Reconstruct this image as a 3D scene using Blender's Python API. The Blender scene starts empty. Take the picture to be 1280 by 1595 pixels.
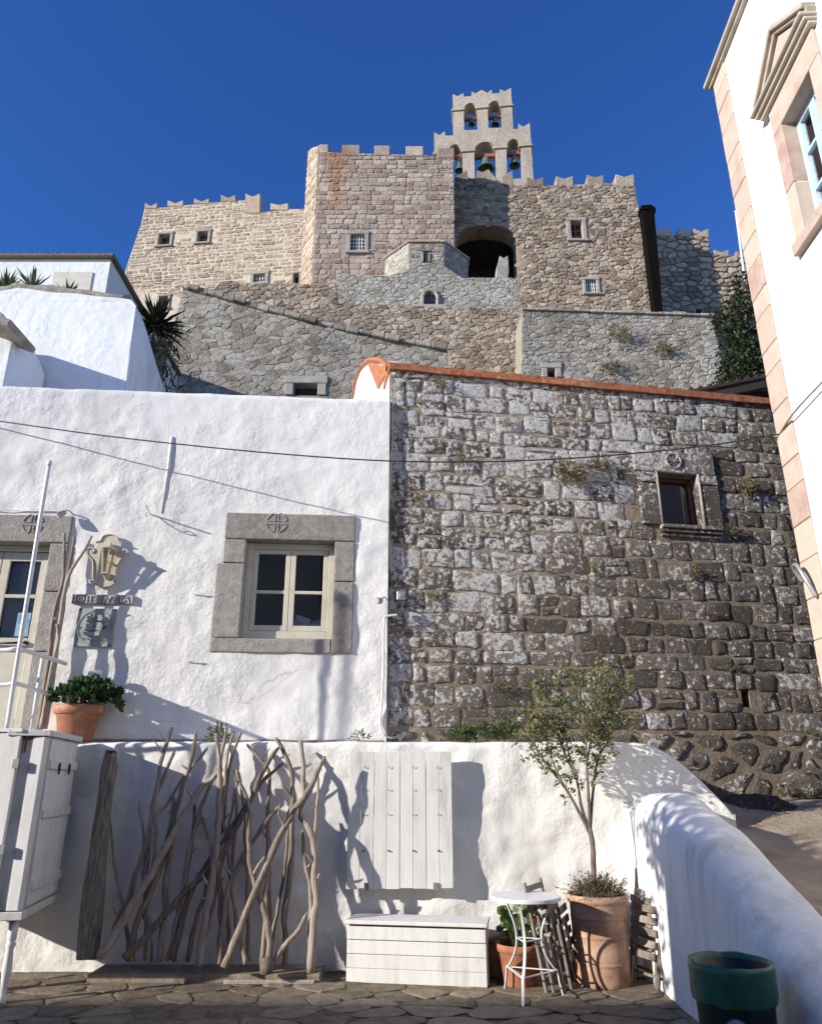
import bpy, bmesh, math, random
from mathutils import Vector, Matrix, noise
from mathutils.geometry import tessellate_polygon
R = math.radians
S = bpy.context.scene
COL = S.collection
# ------------------------------------------------------------------ camera, sky, sun, exposure
F, TH, CAM = 1166.0, R(19.7), Vector((0, 0, 1.6))          # focal length in photo pixels (1280 x 1595), pitch, eye
cd = bpy.data.cameras.new('camera'); cam = bpy.data.objects.new('camera', cd); COL.objects.link(cam)
cam.location = CAM; cam.rotation_euler = (R(90) + TH, 0, 0)
cd.sensor_fit = 'HORIZONTAL'; cd.sensor_width = 36; cd.lens = 36 * F / 1280
cd.clip_start = .05; cd.clip_end = 3000
S.camera = cam
SUN = Vector((2.1, 1.0, -.76)).normalized()
W = bpy.data.worlds.new('World'); S.world = W; W.use_nodes = True
wt = W.node_tree; bg = wt.nodes['Background']
sky = wt.nodes.new('ShaderNodeTexSky'); sky.sky_type = 'NISHITA'; sky.sun_disc = False
sky.sun_elevation = math.asin(-SUN.z); sky.sun_rotation = math.atan2(-SUN.x, -SUN.y)
sky.altitude = 1500; sky.air_density = 1.0; sky.dust_density = .0; sky.ozone_density = 6
hsv = wt.nodes.new('ShaderNodeHueSaturation'); hsv.inputs['Saturation'].default_value = 1.11; hsv.inputs['Hue'].default_value = .512
wt.links.new(sky.outputs[0], hsv.inputs['Color']); wt.links.new(hsv.outputs[0], bg.inputs[0]); bg.inputs[1].default_value = .155
sl = bpy.data.lights.new('sun', 'SUN'); sl.energy = 5.0; sl.angle = R(.5); sl.color = (1, .94, .84)
so = bpy.data.objects.new('sun', sl); COL.objects.link(so); so.rotation_euler = SUN.to_track_quat('-Z', 'Y').to_euler()
so.location = (-20, -10, 30)
S.view_settings.view_transform = 'Standard'; S.view_settings.look = 'None'
S.view_settings.gamma = 1; S.view_settings.use_curve_mapping = False; S.view_settings.exposure = .5
S.cycles.max_bounces = 6; S.cycles.use_denoising = True

# ------------------------------------------------------------------ pixels to directions
def ray(px, py):
    r = (px - 640) / F; u = (797.5 - py) / F
    return Vector((r, math.cos(TH) - u * math.sin(TH), math.sin(TH) + u * math.cos(TH)))
def hit(px, py, p, n):
    d = ray(px, py); t = (Vector(p) - CAM).dot(Vector(n)) / d.dot(Vector(n))
    return CAM + d * t
def at_y(px, py, y): return hit(px, py, (0, y, 0), (0, 1, 0))
def at_z(px, py, z): return hit(px, py, (0, 0, z), (0, 0, 1))
class Plane:                        # a vertical wall: u to the right along it, v up, d out towards the street
    def __init__(s, x, y, yaw):
        a = R(yaw); s.o = Vector((x, y, 0)); s.u = Vector((math.cos(a), math.sin(a), 0)); s.v = Vector((0, 0, 1))
        s.n = Vector((math.sin(a), -math.cos(a), 0))
        s.m = Matrix(((s.u.x, 0, s.n.x, x), (s.u.y, 0, s.n.y, y), (0, 1, 0, 0), (0, 0, 0, 1)))
    def uv(s, px, py, d=0):
        h = hit(px, py, s.o + s.n * d, s.n) - s.o
        return (h.dot(s.u), h.z)
    def uvs(s, pts, d=0): return [s.uv(x, y, d) for x, y in pts]
    def pt(s, u, v, d=0): return s.o + s.u * u + s.v * v + s.n * d

# ------------------------------------------------------------------ objects
def tag(o, label=None, cat=None, group=None, kind=None):
    for k, v in (('label', label), ('category', cat), ('group', group), ('kind', kind)):
        if v: o[k] = v
    return o
def thing(name, label, cat, m=None, group=None):
    o = bpy.data.objects.new(name, None); COL.objects.link(o); o.empty_display_size = .1
    if m is not None: o.matrix_world = m if isinstance(m, Matrix) else Matrix.Translation(Vector(m))
    return tag(o, label, cat, group, 'thing' if cat else None)
def obj(name, me, mat, parent=None, loc=None, smooth=False, bevel=0, segs=1):
    o = bpy.data.objects.new(name, me); COL.objects.link(o)
    if not me.materials: me.materials.append(mat)
    if parent is not None: o.parent = parent
    if loc is not None: o.location = loc
    if smooth:
        me.polygons.foreach_set('use_smooth', [True] * len(me.polygons))
    if bevel:
        b = o.modifiers.new('bevel', 'BEVEL'); b.width = bevel; b.segments = segs; b.limit_method = 'ANGLE'; b.angle_limit = R(40)
    return o
class MB:
    def __init__(s): s.v = []; s.f = []
    def add(s, vs, fs):
        k = len(s.v); s.v += [tuple(v) for v in vs]; s.f += [tuple(i + k for i in f) for f in fs]; return s
    def box(s, c, d, rot=None):
        c = Vector(c); vs = []
        for z in (-.5, .5):
            for y in (-.5, .5):
                for x in (-.5, .5):
                    p = Vector((x * d[0], y * d[1], z * d[2]))
                    vs.append(c + (rot @ p if rot else p))
        return s.add(vs, [(0, 2, 3, 1), (4, 5, 7, 6), (0, 1, 5, 4), (2, 6, 7, 3), (0, 4, 6, 2), (1, 3, 7, 5)])
    def span(s, a, b): return s.box([(a[i] + b[i]) / 2 for i in range(3)], [abs(b[i] - a[i]) for i in range(3)])
    def bar(s, a, b, w, t, up=(0, 0, 1)):           # a rectangular bar from a to b
        a, b = Vector(a), Vector(b); z = (b - a).normalized(); x = Vector(up).cross(z)
        if x.length < 1e-4: x = Vector((1, 0, 0))
        x.normalize(); y = z.cross(x)
        return s.box((a + b) / 2, (w, t, (b - a).length), Matrix((x, y, z)).transposed())
    def tube(s, pts, r, seg=8, wob=0, rnd=None):
        pts = [Vector(p) for p in pts]; n = len(pts)
        rr = r if isinstance(r, (list, tuple)) else [r] * n
        vs = []; fs = []; x = None
        for i, p in enumerate(pts):
            t = (pts[min(i + 1, n - 1)] - pts[max(i - 1, 0)]).normalized()
            if x is None:
                x = t.cross(Vector((.3, .9, .2))); x = x if x.length > .05 else t.cross(Vector((1, 0, 0)))
            x = (x - t * x.dot(t)).normalized(); y = t.cross(x)
            for k in range(seg):
                a = 2 * math.pi * k / seg; q = rr[i] * (1 + (rnd.uniform(-wob, wob) if wob else 0))
                vs.append(p + x * (q * math.cos(a)) + y * (q * math.sin(a)))
        for i in range(n - 1):
            for k in range(seg):
                k2 = (k + 1) % seg; fs.append((i * seg + k, i * seg + k2, (i + 1) * seg + k2, (i + 1) * seg + k))
        fs.append(tuple(range(seg))[::-1]); fs.append(tuple((n - 1) * seg + k for k in range(seg)))
        return s.add(vs, fs)
    def lathe(s, prof, seg=24, c=(0, 0, 0), sweep=1.0):
        vs = []; fs = []; n = len(prof)
        for k in range(seg):
            a = 2 * math.pi * k / seg
            for r, z in prof: vs.append((c[0] + r * math.cos(a), c[1] + r * math.sin(a), c[2] + z))
        for k in range(seg):
            k2 = (k + 1) % seg
            for i in range(n - 1): fs.append((k * n + i, k2 * n + i, k2 * n + i + 1, k * n + i + 1))
        return s.add(vs, fs)
    def prism(s, out, d0, d1, holes=()):            # outline in (x, y), extruded along z from d0 to d1
        loops = [list(out)] + [list(h) for h in holes]
        flat = [p for l in loops for p in l]; n = len(flat)
        tris = tessellate_polygon([[Vector((p[0], p[1], 0)) for p in l] for l in loops])
        vs = [(p[0], p[1], d1) for p in flat] + [(p[0], p[1], d0) for p in flat]; fs = []
        for a, b, c in tris:
            A, B, C = (Vector(flat[i]) for i in (a, b, c))
            if (B - A).cross(C - A) < 0: b, c = c, b
            fs += [(a, b, c), (a + n, c + n, b + n)]
        k = 0
        for li, l in enumerate(loops):
            ar = sum(l[i][0] * l[(i + 1) % len(l)][1] - l[(i + 1) % len(l)][0] * l[i][1] for i in range(len(l)))
            flip = (ar < 0) ^ (li > 0)
            for i in range(len(l)):
                a, b = k + i, k + (i + 1) % len(l)
                fs.append((a, b, b + n, a + n) if flip else (a, a + n, b + n, b))
            k += len(l)
        return s.add(vs, fs)
    def quad_leaf(s, p, size, rnd, asp=.5, up=None):
        d = Vector((rnd.gauss(0, 1), rnd.gauss(0, 1), rnd.gauss(0, .8))) if up is None else up + Vector((rnd.gauss(0, .5), rnd.gauss(0, .5), rnd.gauss(0, .5)))
        d.normalize(); x = d.cross(Vector((rnd.gauss(0, 1), rnd.gauss(0, 1), rnd.gauss(0, 1)))).normalized(); z = d.cross(x)
        L = size * rnd.uniform(.7, 1.3); w = L * asp; p = Vector(p)
        return s.add([p, p + d * L * .5 + x * w * .5 + z * L * .06, p + d * L, p + d * L * .5 - x * w * .5 + z * L * .06], [(0, 1, 2, 3)])
    def mesh(s, name):
        me = bpy.data.meshes.new(name); me.from_pydata(s.v, [], s.f); me.update(); return me
    def build(s, name, mat, parent=None, **k): return obj(name, s.mesh(name), mat, parent, **k)
def copy_tree(o, parent=None):
    c = o.copy(); COL.objects.link(c); c.parent = parent
    for ch in list(o.children): copy_tree(ch, c)
    return c

# ------------------------------------------------------------------ materials
def node(t, typ, ins=None, **props):
    n = t.nodes.new('ShaderNode' + typ)
    for k, v in props.items(): setattr(n, k, v)
    for k, v in (ins or {}).items():
        if isinstance(v, bpy.types.NodeSocket): t.links.new(v, n.inputs[k])
        else: n.inputs[k].default_value = v
    return n
def ramp(t, fac, stops, interp='LINEAR'):
    n = t.nodes.new('ShaderNodeValToRGB'); n.color_ramp.interpolation = interp; e = n.color_ramp.elements
    while len(e) < len(stops): e.new(.5)
    for i, (p, c) in enumerate(stops):
        e[i].position = p; e[i].color = tuple(c) + (1,) if hasattr(c, '__len__') else (c, c, c, 1)
    t.links.new(fac, n.inputs[0]); return n.outputs[0]
def math_(t, op, a, b=0.0, clamp=False): return node(t, 'Math', {0: a, 1: b}, operation=op, use_clamp=clamp).outputs[0]
def mix(t, f, a, b, mode='MIX'):
    n = node(t, 'MixRGB', {0: f}, blend_type=mode)
    for i, c in ((1, a), (2, b)):
        if isinstance(c, bpy.types.NodeSocket): t.links.new(c, n.inputs[i])
        else: n.inputs[i].default_value = tuple(c) + (1,)
    return n.outputs[0]
def start(name):
    m = bpy.data.materials.new(name); m.use_nodes = True; t = m.node_tree
    return m, t, t.nodes['Principled BSDF'], node(t, 'NewGeometry')
def noise_(t, vec, scale, detail=4, rough=.6, dist=0.0):
    return node(t, 'TexNoise', {'Vector': vec, 'Scale': scale, 'Detail': detail, 'Roughness': rough, 'Distortion': dist}).outputs[0]
def rnd_(t, g):
    oi = node(t, 'ObjectInfo')
    return math_(t, 'FRACT', math_(t, 'ADD', oi.outputs['Random'], g.outputs['Random Per Island']))
def bump(t, b, h, strength, dist):
    n = node(t, 'Bump', {'Height': h, 'Strength': strength, 'Distance': dist}); t.links.new(n.outputs[0], b.inputs['Normal']); return n
def simple(name, cols, scale=6, rough=.7, bs=.3, bscale=30, bd=.01, var=.35, metal=0, stretch=None, spec=.4, detail=5):
    """noise-mottled colour with a per-piece shift and fine relief"""
    m, t, b, g = start(name); vec = g.outputs['Position']
    if stretch: vec = node(t, 'Mapping', {'Vector': vec, 'Scale': stretch}).outputs[0]
    f = noise_(t, vec, scale, detail)
    f = math_(t, 'ADD', math_(t, 'MULTIPLY', math_(t, 'SUBTRACT', f, .5), 1.7), .5)
    if var: f = math_(t, 'ADD', math_(t, 'MULTIPLY', f, 1 - var), math_(t, 'MULTIPLY', rnd_(t, g), var))
    n = len(cols); t.links.new(ramp(t, f, [(.12 + .76 * i / max(1, n - 1), c) for i, c in enumerate(cols)]), b.inputs['Base Color'])
    b.inputs['Roughness'].default_value = rough; b.inputs['Metallic'].default_value = metal; b.inputs['Specular IOR Level'].default_value = spec
    if bs: bump(t, b, noise_(t, vec, bscale, 6, .65), bs, bd)
    return m
def masonry_mat(name, cols, lichen=(.62, .62, .6), lich=.5, rust=None, scale=1.0, bs=.8, bd=.04, streak=None):
    """stone: per-stone tone, mottling, lichen patches, pits"""
    m, t, b, g = start(name); P = g.outputs['Position']
    f = math_(t, 'ADD', math_(t, 'MULTIPLY', rnd_(t, g), .6), math_(t, 'MULTIPLY', noise_(t, P, 1.3 * scale, 6, .7), .45))
    n = len(cols); c = ramp(t, f, [(.15 + .75 * i / (n - 1), q) for i, q in enumerate(cols)])
    fine = noise_(t, P, 9 * scale, 6, .75)
    c = mix(t, .75, c, ramp(t, fine, [(.3, .32), (.5, .95), (.72, 1.35)]), 'MULTIPLY')
    low = node(t, 'Mapping', {'Vector': P, 'Scale': (1, 1, .45)}).outputs[0]
    c = mix(t, .8, c, ramp(t, noise_(t, low, .42 * scale, 5, .65), [(.3, .62), (.5, 1.0), (.7, 1.18)]), 'MULTIPLY')
    big = noise_(t, P, .55 * scale, 4)
    lf = ramp(t, math_(t, 'ADD', noise_(t, P, 5 * scale, 7, .75), math_(t, 'MULTIPLY', math_(t, 'SUBTRACT', big, .5), .6)), [(.70 - .3 * lich, 0), (.80 - .3 * lich, 1)])
    c = mix(t, math_(t, 'MULTIPLY', lf, .75), c, lichen)
    if rust:
        rf = ramp(t, noise_(t, P, .9 * scale, 5, .7), [(.58, 0), (.72, 1)])
        c = mix(t, math_(t, 'MULTIPLY', rf, .6), c, rust)
    if streak:                       # a rusty run down the wall: x centre, half width, z from, z to
        s = node(t, 'SeparateXYZ', {0: P}); x, z = s.outputs[0], s.outputs[2]
        f = math_(t, 'ABSOLUTE', math_(t, 'SUBTRACT', math_(t, 'ADD', x, math_(t, 'MULTIPLY', math_(t, 'SUBTRACT', noise_(t, P, .8, 4), .5), 1.2)), streak[0]))
        f = math_(t, 'SUBTRACT', 1.0, math_(t, 'DIVIDE', f, streak[1]), True)
        f = math_(t, 'MULTIPLY', f, math_(t, 'DIVIDE', math_(t, 'SUBTRACT', z, streak[2]), streak[3] - streak[2], True))
        f = math_(t, 'MULTIPLY', f, ramp(t, noise_(t, P, 3, 6, .7), [(.35, .2), (.6, 1)]))
        c = mix(t, math_(t, 'MULTIPLY', f, 1.6, True), c, (.36, .17, .075))
    t.links.new(c, b.inputs['Base Color']); b.inputs['Roughness'].default_value = .92; b.inputs['Specular IOR Level'].default_value = .2
    bump(t, b, math_(t, 'ADD', noise_(t, P, 7 * scale, 8, .72), math_(t, 'MULTIPLY', noise_(t, P, 30 * scale, 3, .7), .3)), bs, bd)
    return m
def near_stone_mat(name, mortar=False):
    """old volcanic stone: pale crusty lichen above and to the left, black algae low and to the right"""
    m, t, b, g = start(name); P = g.outputs['Position']
    x, y, z = (node(t, 'SeparateXYZ', {0: P}).outputs[i] for i in range(3))
    grad = math_(t, 'SUBTRACT', math_(t, 'MULTIPLY', math_(t, 'SUBTRACT', z, 3.6), .20), math_(t, 'MULTIPLY', math_(t, 'SUBTRACT', x, .9), .17))
    wide = math_(t, 'MULTIPLY', math_(t, 'SUBTRACT', noise_(t, P, .9, 5, .6), .5), .9)
    gr = math_(t, 'ADD', math_(t, 'MINIMUM', math_(t, 'MAXIMUM', grad, -.22), .14), wide)
    g5 = math_(t, 'ADD', gr, .5)
    if mortar:
        base = ramp(t, noise_(t, P, 5, 6, .7), [(.3, (.20, .155, .11)), (.52, (.36, .285, .205)), (.72, (.47, .385, .285))])
        c = mix(t, ramp(t, g5, [(.2, .55), (.6, 0)]), base, (.20, .16, .118))
        lf = ramp(t, math_(t, 'ADD', noise_(t, P, 17, 5, .7), math_(t, 'MULTIPLY', gr, .35)), [(.54, 0), (.60, .8)])
        c = mix(t, lf, c, (.52, .50, .47)); c = mix(t, ramp(t, noise_(t, P, 11, 6, .75), [(.58, 0), (.68, .7)]), c, (.08, .065, .05))
        t.links.new(c, b.inputs['Base Color']); bump(t, b, math_(t, 'ADD', noise_(t, P, 9, 5, .7), noise_(t, P, 26, 8, .75)), 1.0, .05)
    else:
        r = rnd_(t, g)
        base = ramp(t, math_(t, 'ADD', math_(t, 'MULTIPLY', r, .5), math_(t, 'MULTIPLY', noise_(t, P, 6, 6, .7), .5)), [(.25, (.13, .108, .086)), (.5, (.25, .21, .17)), (.75, (.38, .32, .26))])
        base = mix(t, ramp(t, g5, [(.15, .75), (.5, 0)]), base, (.085, .073, .062))
        crust = math_(t, 'ADD', noise_(t, P, 15, 5, .68), math_(t, 'MULTIPLY', gr, .36))
        crust = math_(t, 'ADD', crust, math_(t, 'MULTIPLY', math_(t, 'SUBTRACT', r, .5), .10))
        lf = ramp(t, crust, [(.475, 0), (.53, 1)])
        lc = ramp(t, noise_(t, P, 30, 4, .7), [(.3, (.40, .39, .37)), (.5, (.64, .63, .61)), (.72, (.78, .77, .75))])
        c = mix(t, lf, base, lc)
        sp = ramp(t, math_(t, 'ADD', node(t, 'TexVoronoi', {'Vector': P, 'Scale': 24.0, 'Randomness': 1.0}).outputs[0], math_(t, 'MULTIPLY', noise_(t, P, 5, 4), .35)), [(.30, 1), (.37, 0)])
        c = mix(t, math_(t, 'MULTIPLY', sp, .8), c, (.50, .49, .47))
        och = ramp(t, noise_(t, P, 2.3, 5, .7), [(.64, 0), (.74, .55)])
        c = mix(t, och, c, (.30, .19, .09))
        t.links.new(c, b.inputs['Base Color'])
        h = math_(t, 'ADD', math_(t, 'ADD', math_(t, 'MULTIPLY', noise_(t, P, 7, 6, .7), 1.3), noise_(t, P, 24, 8, .75)), math_(t, 'MULTIPLY', lf, .12))
        h = math_(t, 'SUBTRACT', h, ramp(t, node(t, 'TexVoronoi', {'Vector': P, 'Scale': 38.0}).outputs[0], [(.05, .35), (.3, 0)]))
        bump(t, b, h, 1.0, .055)
    b.inputs['Roughness'].default_value = .95; b.inputs['Specular IOR Level'].default_value = .15
    return m
def plaster_mat(name, col=(.755, .745, .72), lump=.5, stain=.5):
    m, t, b, g = start(name); P = g.outputs['Position']
    c = mix(t, ramp(t, noise_(t, P, 1.1, 6, .7), [(.42, 0), (.75, .55 * stain)]), col, (.62, .58, .50))
    c = mix(t, ramp(t, noise_(t, P, 8, 8, .8), [(.62, 0), (.74, .45 * stain)]), c, (.45, .44, .43))
    run = node(t, 'Mapping', {'Vector': P, 'Scale': (5, 5, .35)}).outputs[0]
    c = mix(t, ramp(t, math_(t, 'MULTIPLY', noise_(t, run, 1.4, 5, .65), noise_(t, P, .7, 3)), [(.27, 0), (.42, .6 * stain)]), c, (.44, .43, .40))
    wob = node(t, 'MixRGB', {0: .12, 1: P, 2: node(t, 'TexNoise', {'Vector': P, 'Scale': 3.0, 'Detail': 4.0}).outputs[1]}).outputs[0]
    cr = node(t, 'TexVoronoi', {'Vector': wob, 'Scale': 1.7}, feature='DISTANCE_TO_EDGE').outputs[0]
    crk = math_(t, 'MULTIPLY', ramp(t, cr, [(.0, 1), (.008, 0)]), ramp(t, noise_(t, P, 1.6, 3), [(.5, 0), (.62, 1)]))
    c = mix(t, math_(t, 'MULTIPLY', crk, .5 * min(1, stain * 2)), c, (.30, .28, .25))
    t.links.new(c, b.inputs['Base Color']); b.inputs['Roughness'].default_value = .85; b.inputs['Specular IOR Level'].default_value = .25
    h = math_(t, 'ADD', math_(t, 'MULTIPLY', noise_(t, P, 6, 3, .5), 1.0), math_(t, 'MULTIPLY', noise_(t, P, 26, 6, .7), .42))
    h = math_(t, 'MULTIPLY', h, ramp(t, noise_(t, P, .9, 3), [(.38, .3), (.6, 1.1)]))
    bump(t, b, h, lump, .04)
    return m
def glass_mat(name, tint=(.9, .95, 1)):
    m, t, b, g = start(name); t.nodes.remove(b)
    fr = node(t, 'Fresnel', {'IOR': 1.5}).outputs[0]
    mx = node(t, 'MixShader', {0: fr, 1: node(t, 'BsdfTransparent', {0: tint + (1,)}).outputs[0], 2: node(t, 'BsdfGlossy', {'Roughness': .01}).outputs[0]})
    t.links.new(mx.outputs[0], t.nodes['Material Output'].inputs[0]); return m
def leaf_mat(name, cols):
    m, t, b, g = start(name)
    f = math_(t, 'ADD', math_(t, 'MULTIPLY', g.outputs['Random Per Island'], .8), math_(t, 'MULTIPLY', noise_(t, g.outputs['Position'], 6, 3), .25))
    c = ramp(t, f, [(.1 + .8 * i / (len(cols) - 1), q) for i, q in enumerate(cols)])
    t.links.new(c, b.inputs['Base Color']); b.inputs['Roughness'].default_value = .5
    b.inputs['Specular IOR Level'].default_value = .35
    tr = node(t, 'BsdfTranslucent', {0: c}); mx = node(t, 'MixShader', {0: .25, 1: b.outputs[0], 2: tr.outputs[0]})
    t.links.new(mx.outputs[0], t.nodes['Material Output'].inputs[0]); return m
plaster = plaster_mat('white_plaster', lump=.55)
plaster_rough = plaster_mat('rough_white_plaster', (.76, .75, .725), lump=.6, stain=.6)
plaster_smooth = plaster_mat('smooth_white_plaster', lump=.12, stain=.15)
plaster_worn = plaster_mat('worn_white_plaster', (.74, .745, .75), lump=.5, stain=.9)
near_stone = near_stone_mat('lichen_stone'); near_mortar = near_stone_mat('sandy_mortar', True)
trachyte = simple('grey_frame_stone', [(.20, .185, .165), (.34, .315, .285), (.46, .43, .39)], 14, .9, .9, 45, .02, .3, spec=.2, detail=8)
wood_old = simple('driftwood', [(.09, .07, .055), (.22, .175, .14), (.36, .30, .245), (.46, .40, .34)], 9, .85, .9, 14, .016, .45, stretch=(4, 4, .5), spec=.2)
wood_post = simple('old_post_wood', [(.10, .085, .07), (.27, .235, .20), (.44, .40, .345)], 5, .9, 1.0, 6, .04, 0, stretch=(9, 9, .9), spec=.2)
wood_grey = simple('weathered_slat', [(.12, .095, .075), (.22, .18, .15), (.32, .28, .24)], 9, .8, .5, 20, .006, .4, stretch=(4, 4, .6), spec=.25)
paint_white = simple('white_painted_wood', [(.44, .42, .38), (.62, .61, .585), (.70, .69, .67), (.70, .69, .67)], 7, .6, .4, 30, .006, .22, stretch=(1.5, 1.5, .35), detail=8)
paint_cream = simple('cream_painted_wood', [(.50, .46, .37), (.60, .56, .46), (.64, .60, .50)], 6, .5, .15, 30, .003, .1)
terracotta = simple('terracotta', [(.20, .08, .042), (.34, .14, .075), (.40, .18, .105), (.52, .36, .27)], 7, .9, .35, 35, .008, .15, spec=.2, detail=8)
terra_old = simple('old_terracotta', [(.16, .09, .06), (.34, .19, .12), (.45, .29, .20), (.52, .40, .31)], 6, .9, .5, 35, .008, .1, spec=.2, detail=9)
red_coping = simple('red_coping_render', [(.14, .06, .035), (.36, .13, .06), (.42, .17, .09), (.45, .36, .28)], 13, .9, .6, 40, .012, 0, spec=.2, detail=9)
black = simple('black_iron', [(.012, .012, .012), (.03, .028, .026)], 20, .55, .2, 60, .002, 0)
metal_white = simple('white_enamelled_metal', [(.62, .62, .61), (.74, .74, .73)], 10, .4, .1, 40, .002, 0)
metal_grey = simple('grey_metal', [(.25, .25, .25), (.38, .38, .37)], 10, .45, .1, 40, .002, 0, .5)
dark_room = simple('dark_interior', [(.02, .02, .02), (.04, .038, .035)], 3, .9, 0, var=0)
glass = glass_mat('window_glass'); bronze = simple('green_bronze', [(.04, .06, .05), (.10, .17, .13), (.18, .27, .21)], 4, .6, .3, 30, .02, .2, .3)
rust_metal = simple('red_beam_paint', [(.25, .07, .03), (.42, .14, .06)], 8, .7, .3, 20, .01, .2)

# ------------------------------------------------------------------ masonry: cells -> stones with their own edges and depth
def clip(poly, a, b):               # keep the part left of a->b
    out = []; n = len(poly)
    for i in range(n):
        p, q = poly[i], poly[(i + 1) % n]
        sp = (b[0] - a[0]) * (p[1] - a[1]) - (b[1] - a[1]) * (p[0] - a[0]); sq = (b[0] - a[0]) * (q[1] - a[1]) - (b[1] - a[1]) * (q[0] - a[0])
        if sp >= 0: out.append(p)
        if sp * sq < 0:
            k = sp / (sp - sq); out.append((p[0] + (q[0] - p[0]) * k, p[1] + (q[1] - p[1]) * k))
    return out
def area(p): return .5 * sum(p[i][0] * p[(i + 1) % len(p)][1] - p[(i + 1) % len(p)][0] * p[i][1] for i in range(len(p)))
def inside(p, poly):
    c = False; n = len(poly)
    for i in range(n):
        a, b = poly[i], poly[(i + 1) % n]
        if (a[1] > p[1]) != (b[1] > p[1]) and p[0] < (b[0] - a[0]) * (p[1] - a[1]) / (b[1] - a[1]) + a[0]: c = not c
    return c
def voronoi(x0, x1, y0, y1, sx, sy, rnd, jit=.47):
    nx = max(1, round((x1 - x0) / sx)); ny = max(1, round((y1 - y0) / sy)); S_ = {}
    for j in range(-2, ny + 2):
        for i in range(-2, nx + 2):
            S_[i, j] = (x0 + (i + .5 + rnd.uniform(-jit, jit) + .5 * (j % 2)) * sx, (y0 + (j + .5 + rnd.uniform(-jit, jit)) * sy) * (sx / sy))
    for q in list(S_):
        if rnd.random() < .2: del S_[q]
    cells = []; k = sy / sx
    for j in range(-1, ny + 1):
        for i in range(-1, nx + 1):
            if (i, j) not in S_: continue
            c = S_[i, j]; w = sx * 2
            p = [(c[0] - w, c[1] - w), (c[0] + w, c[1] - w), (c[0] + w, c[1] + w), (c[0] - w, c[1] + w)]
            for dj in range(-2, 3):
                for di in range(-2, 3):
                    o = S_.get((i + di, j + dj))
                    if o is None or (di == 0 and dj == 0): continue
                    mx, my = (c[0] + o[0]) / 2, (c[1] + o[1]) / 2; dx, dy = o[0] - c[0], o[1] - c[1]
                    p = clip(p, (mx, my), (mx - dy, my + dx))
                    if len(p) < 3: break
                if len(p) < 3: break
            if len(p) >= 3: cells.append([(a, b * k) for a, b in p])
    return cells
def courses(x0, x1, y0, y1, ch, sw, rnd, jit):
    cells = []; y = y0
    while y < y1:
        h = rnd.uniform(*ch); x = x0 - rnd.uniform(0, sw[1]); t0 = rnd.uniform(-.004, .004)
        while x < x1:
            w = rnd.uniform(*sw) * (1.6 if rnd.random() < .12 else 1); j = lambda: rnd.uniform(-jit, jit)
            if rnd.random() < .12 and h > ch[0] * 1.1:            # two thin stones one above the other
                k = y + h * rnd.uniform(.4, .6)
                cells.append([(x + j(), y + j()), (x + w + j(), y + j()), (x + w + j(), k + j()), (x + j(), k + j())])
                cells.append([(x + j(), k + j()), (x + w + j(), k + j()), (x + w + j(), y + h + j()), (x + j(), y + h + j())])
            else:
                cells.append([(x + j(), y + j()), (x + w + j(), y + j()), (x + w + j(), y + h + j()), (x + j(), y + h + j())])
            x += w
        y += h
    return cells
def stone_mesh(poly, gap, h, rnd, rings=1, soft=.2):
    """poly about its own centre -> verts, faces of one stone rising h out of the bed"""
    n = len(poly); pts = []
    for i in range(n):                                          # cut the corners
        p, q = Vector(poly[i]), Vector(poly[(i + 1) % n]); L = (q - p).length
        if L < 1e-5: continue
        k = min(.35, soft * (.6 + .8 * rnd.random()))
        pts += [p.lerp(q, k), p.lerp(q, 1 - k)]
        if L > .6 * math.sqrt(abs(area(poly))): pts.insert(len(pts) - 1, p.lerp(q, .5) * (1 + rnd.uniform(-.05, .03)))
    m = len(pts); ext = min(max(p.x for p in pts) - min(p.x for p in pts), max(p.y for p in pts) - min(p.y for p in pts))
    g = min(gap, ext * .22); vs = []; fs = []
    def ring(ins, z, jz):
        for p in pts:
            q = p * max(0, 1 - ins / max(p.length, 1e-4)); vs.append((q.x, q.y, z + rnd.uniform(-jz, jz)))
    ring(g, -.5 * h, 0); ring(g * 1.05, h * .45, h * .18); ring(g + ext * (.10 if rings == 1 else .055), h * .95, h * .28)
    if rings > 1: ring(g + ext * .24, h * 1.05, h * .5)
    lv = 3 if rings == 1 else 4
    for r in range(lv - 1):
        for i in range(m):
            i2 = (i + 1) % m; fs.append((r * m + i, r * m + i2, (r + 1) * m + i2, (r + 1) * m + i))
    vs.append((0, 0, h * rnd.uniform(.95, 1.2)))
    for i in range(m): fs.append(((lv - 1) * m + i, (lv - 1) * m + (i + 1) % m, len(vs) - 1))
    return vs, fs
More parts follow.
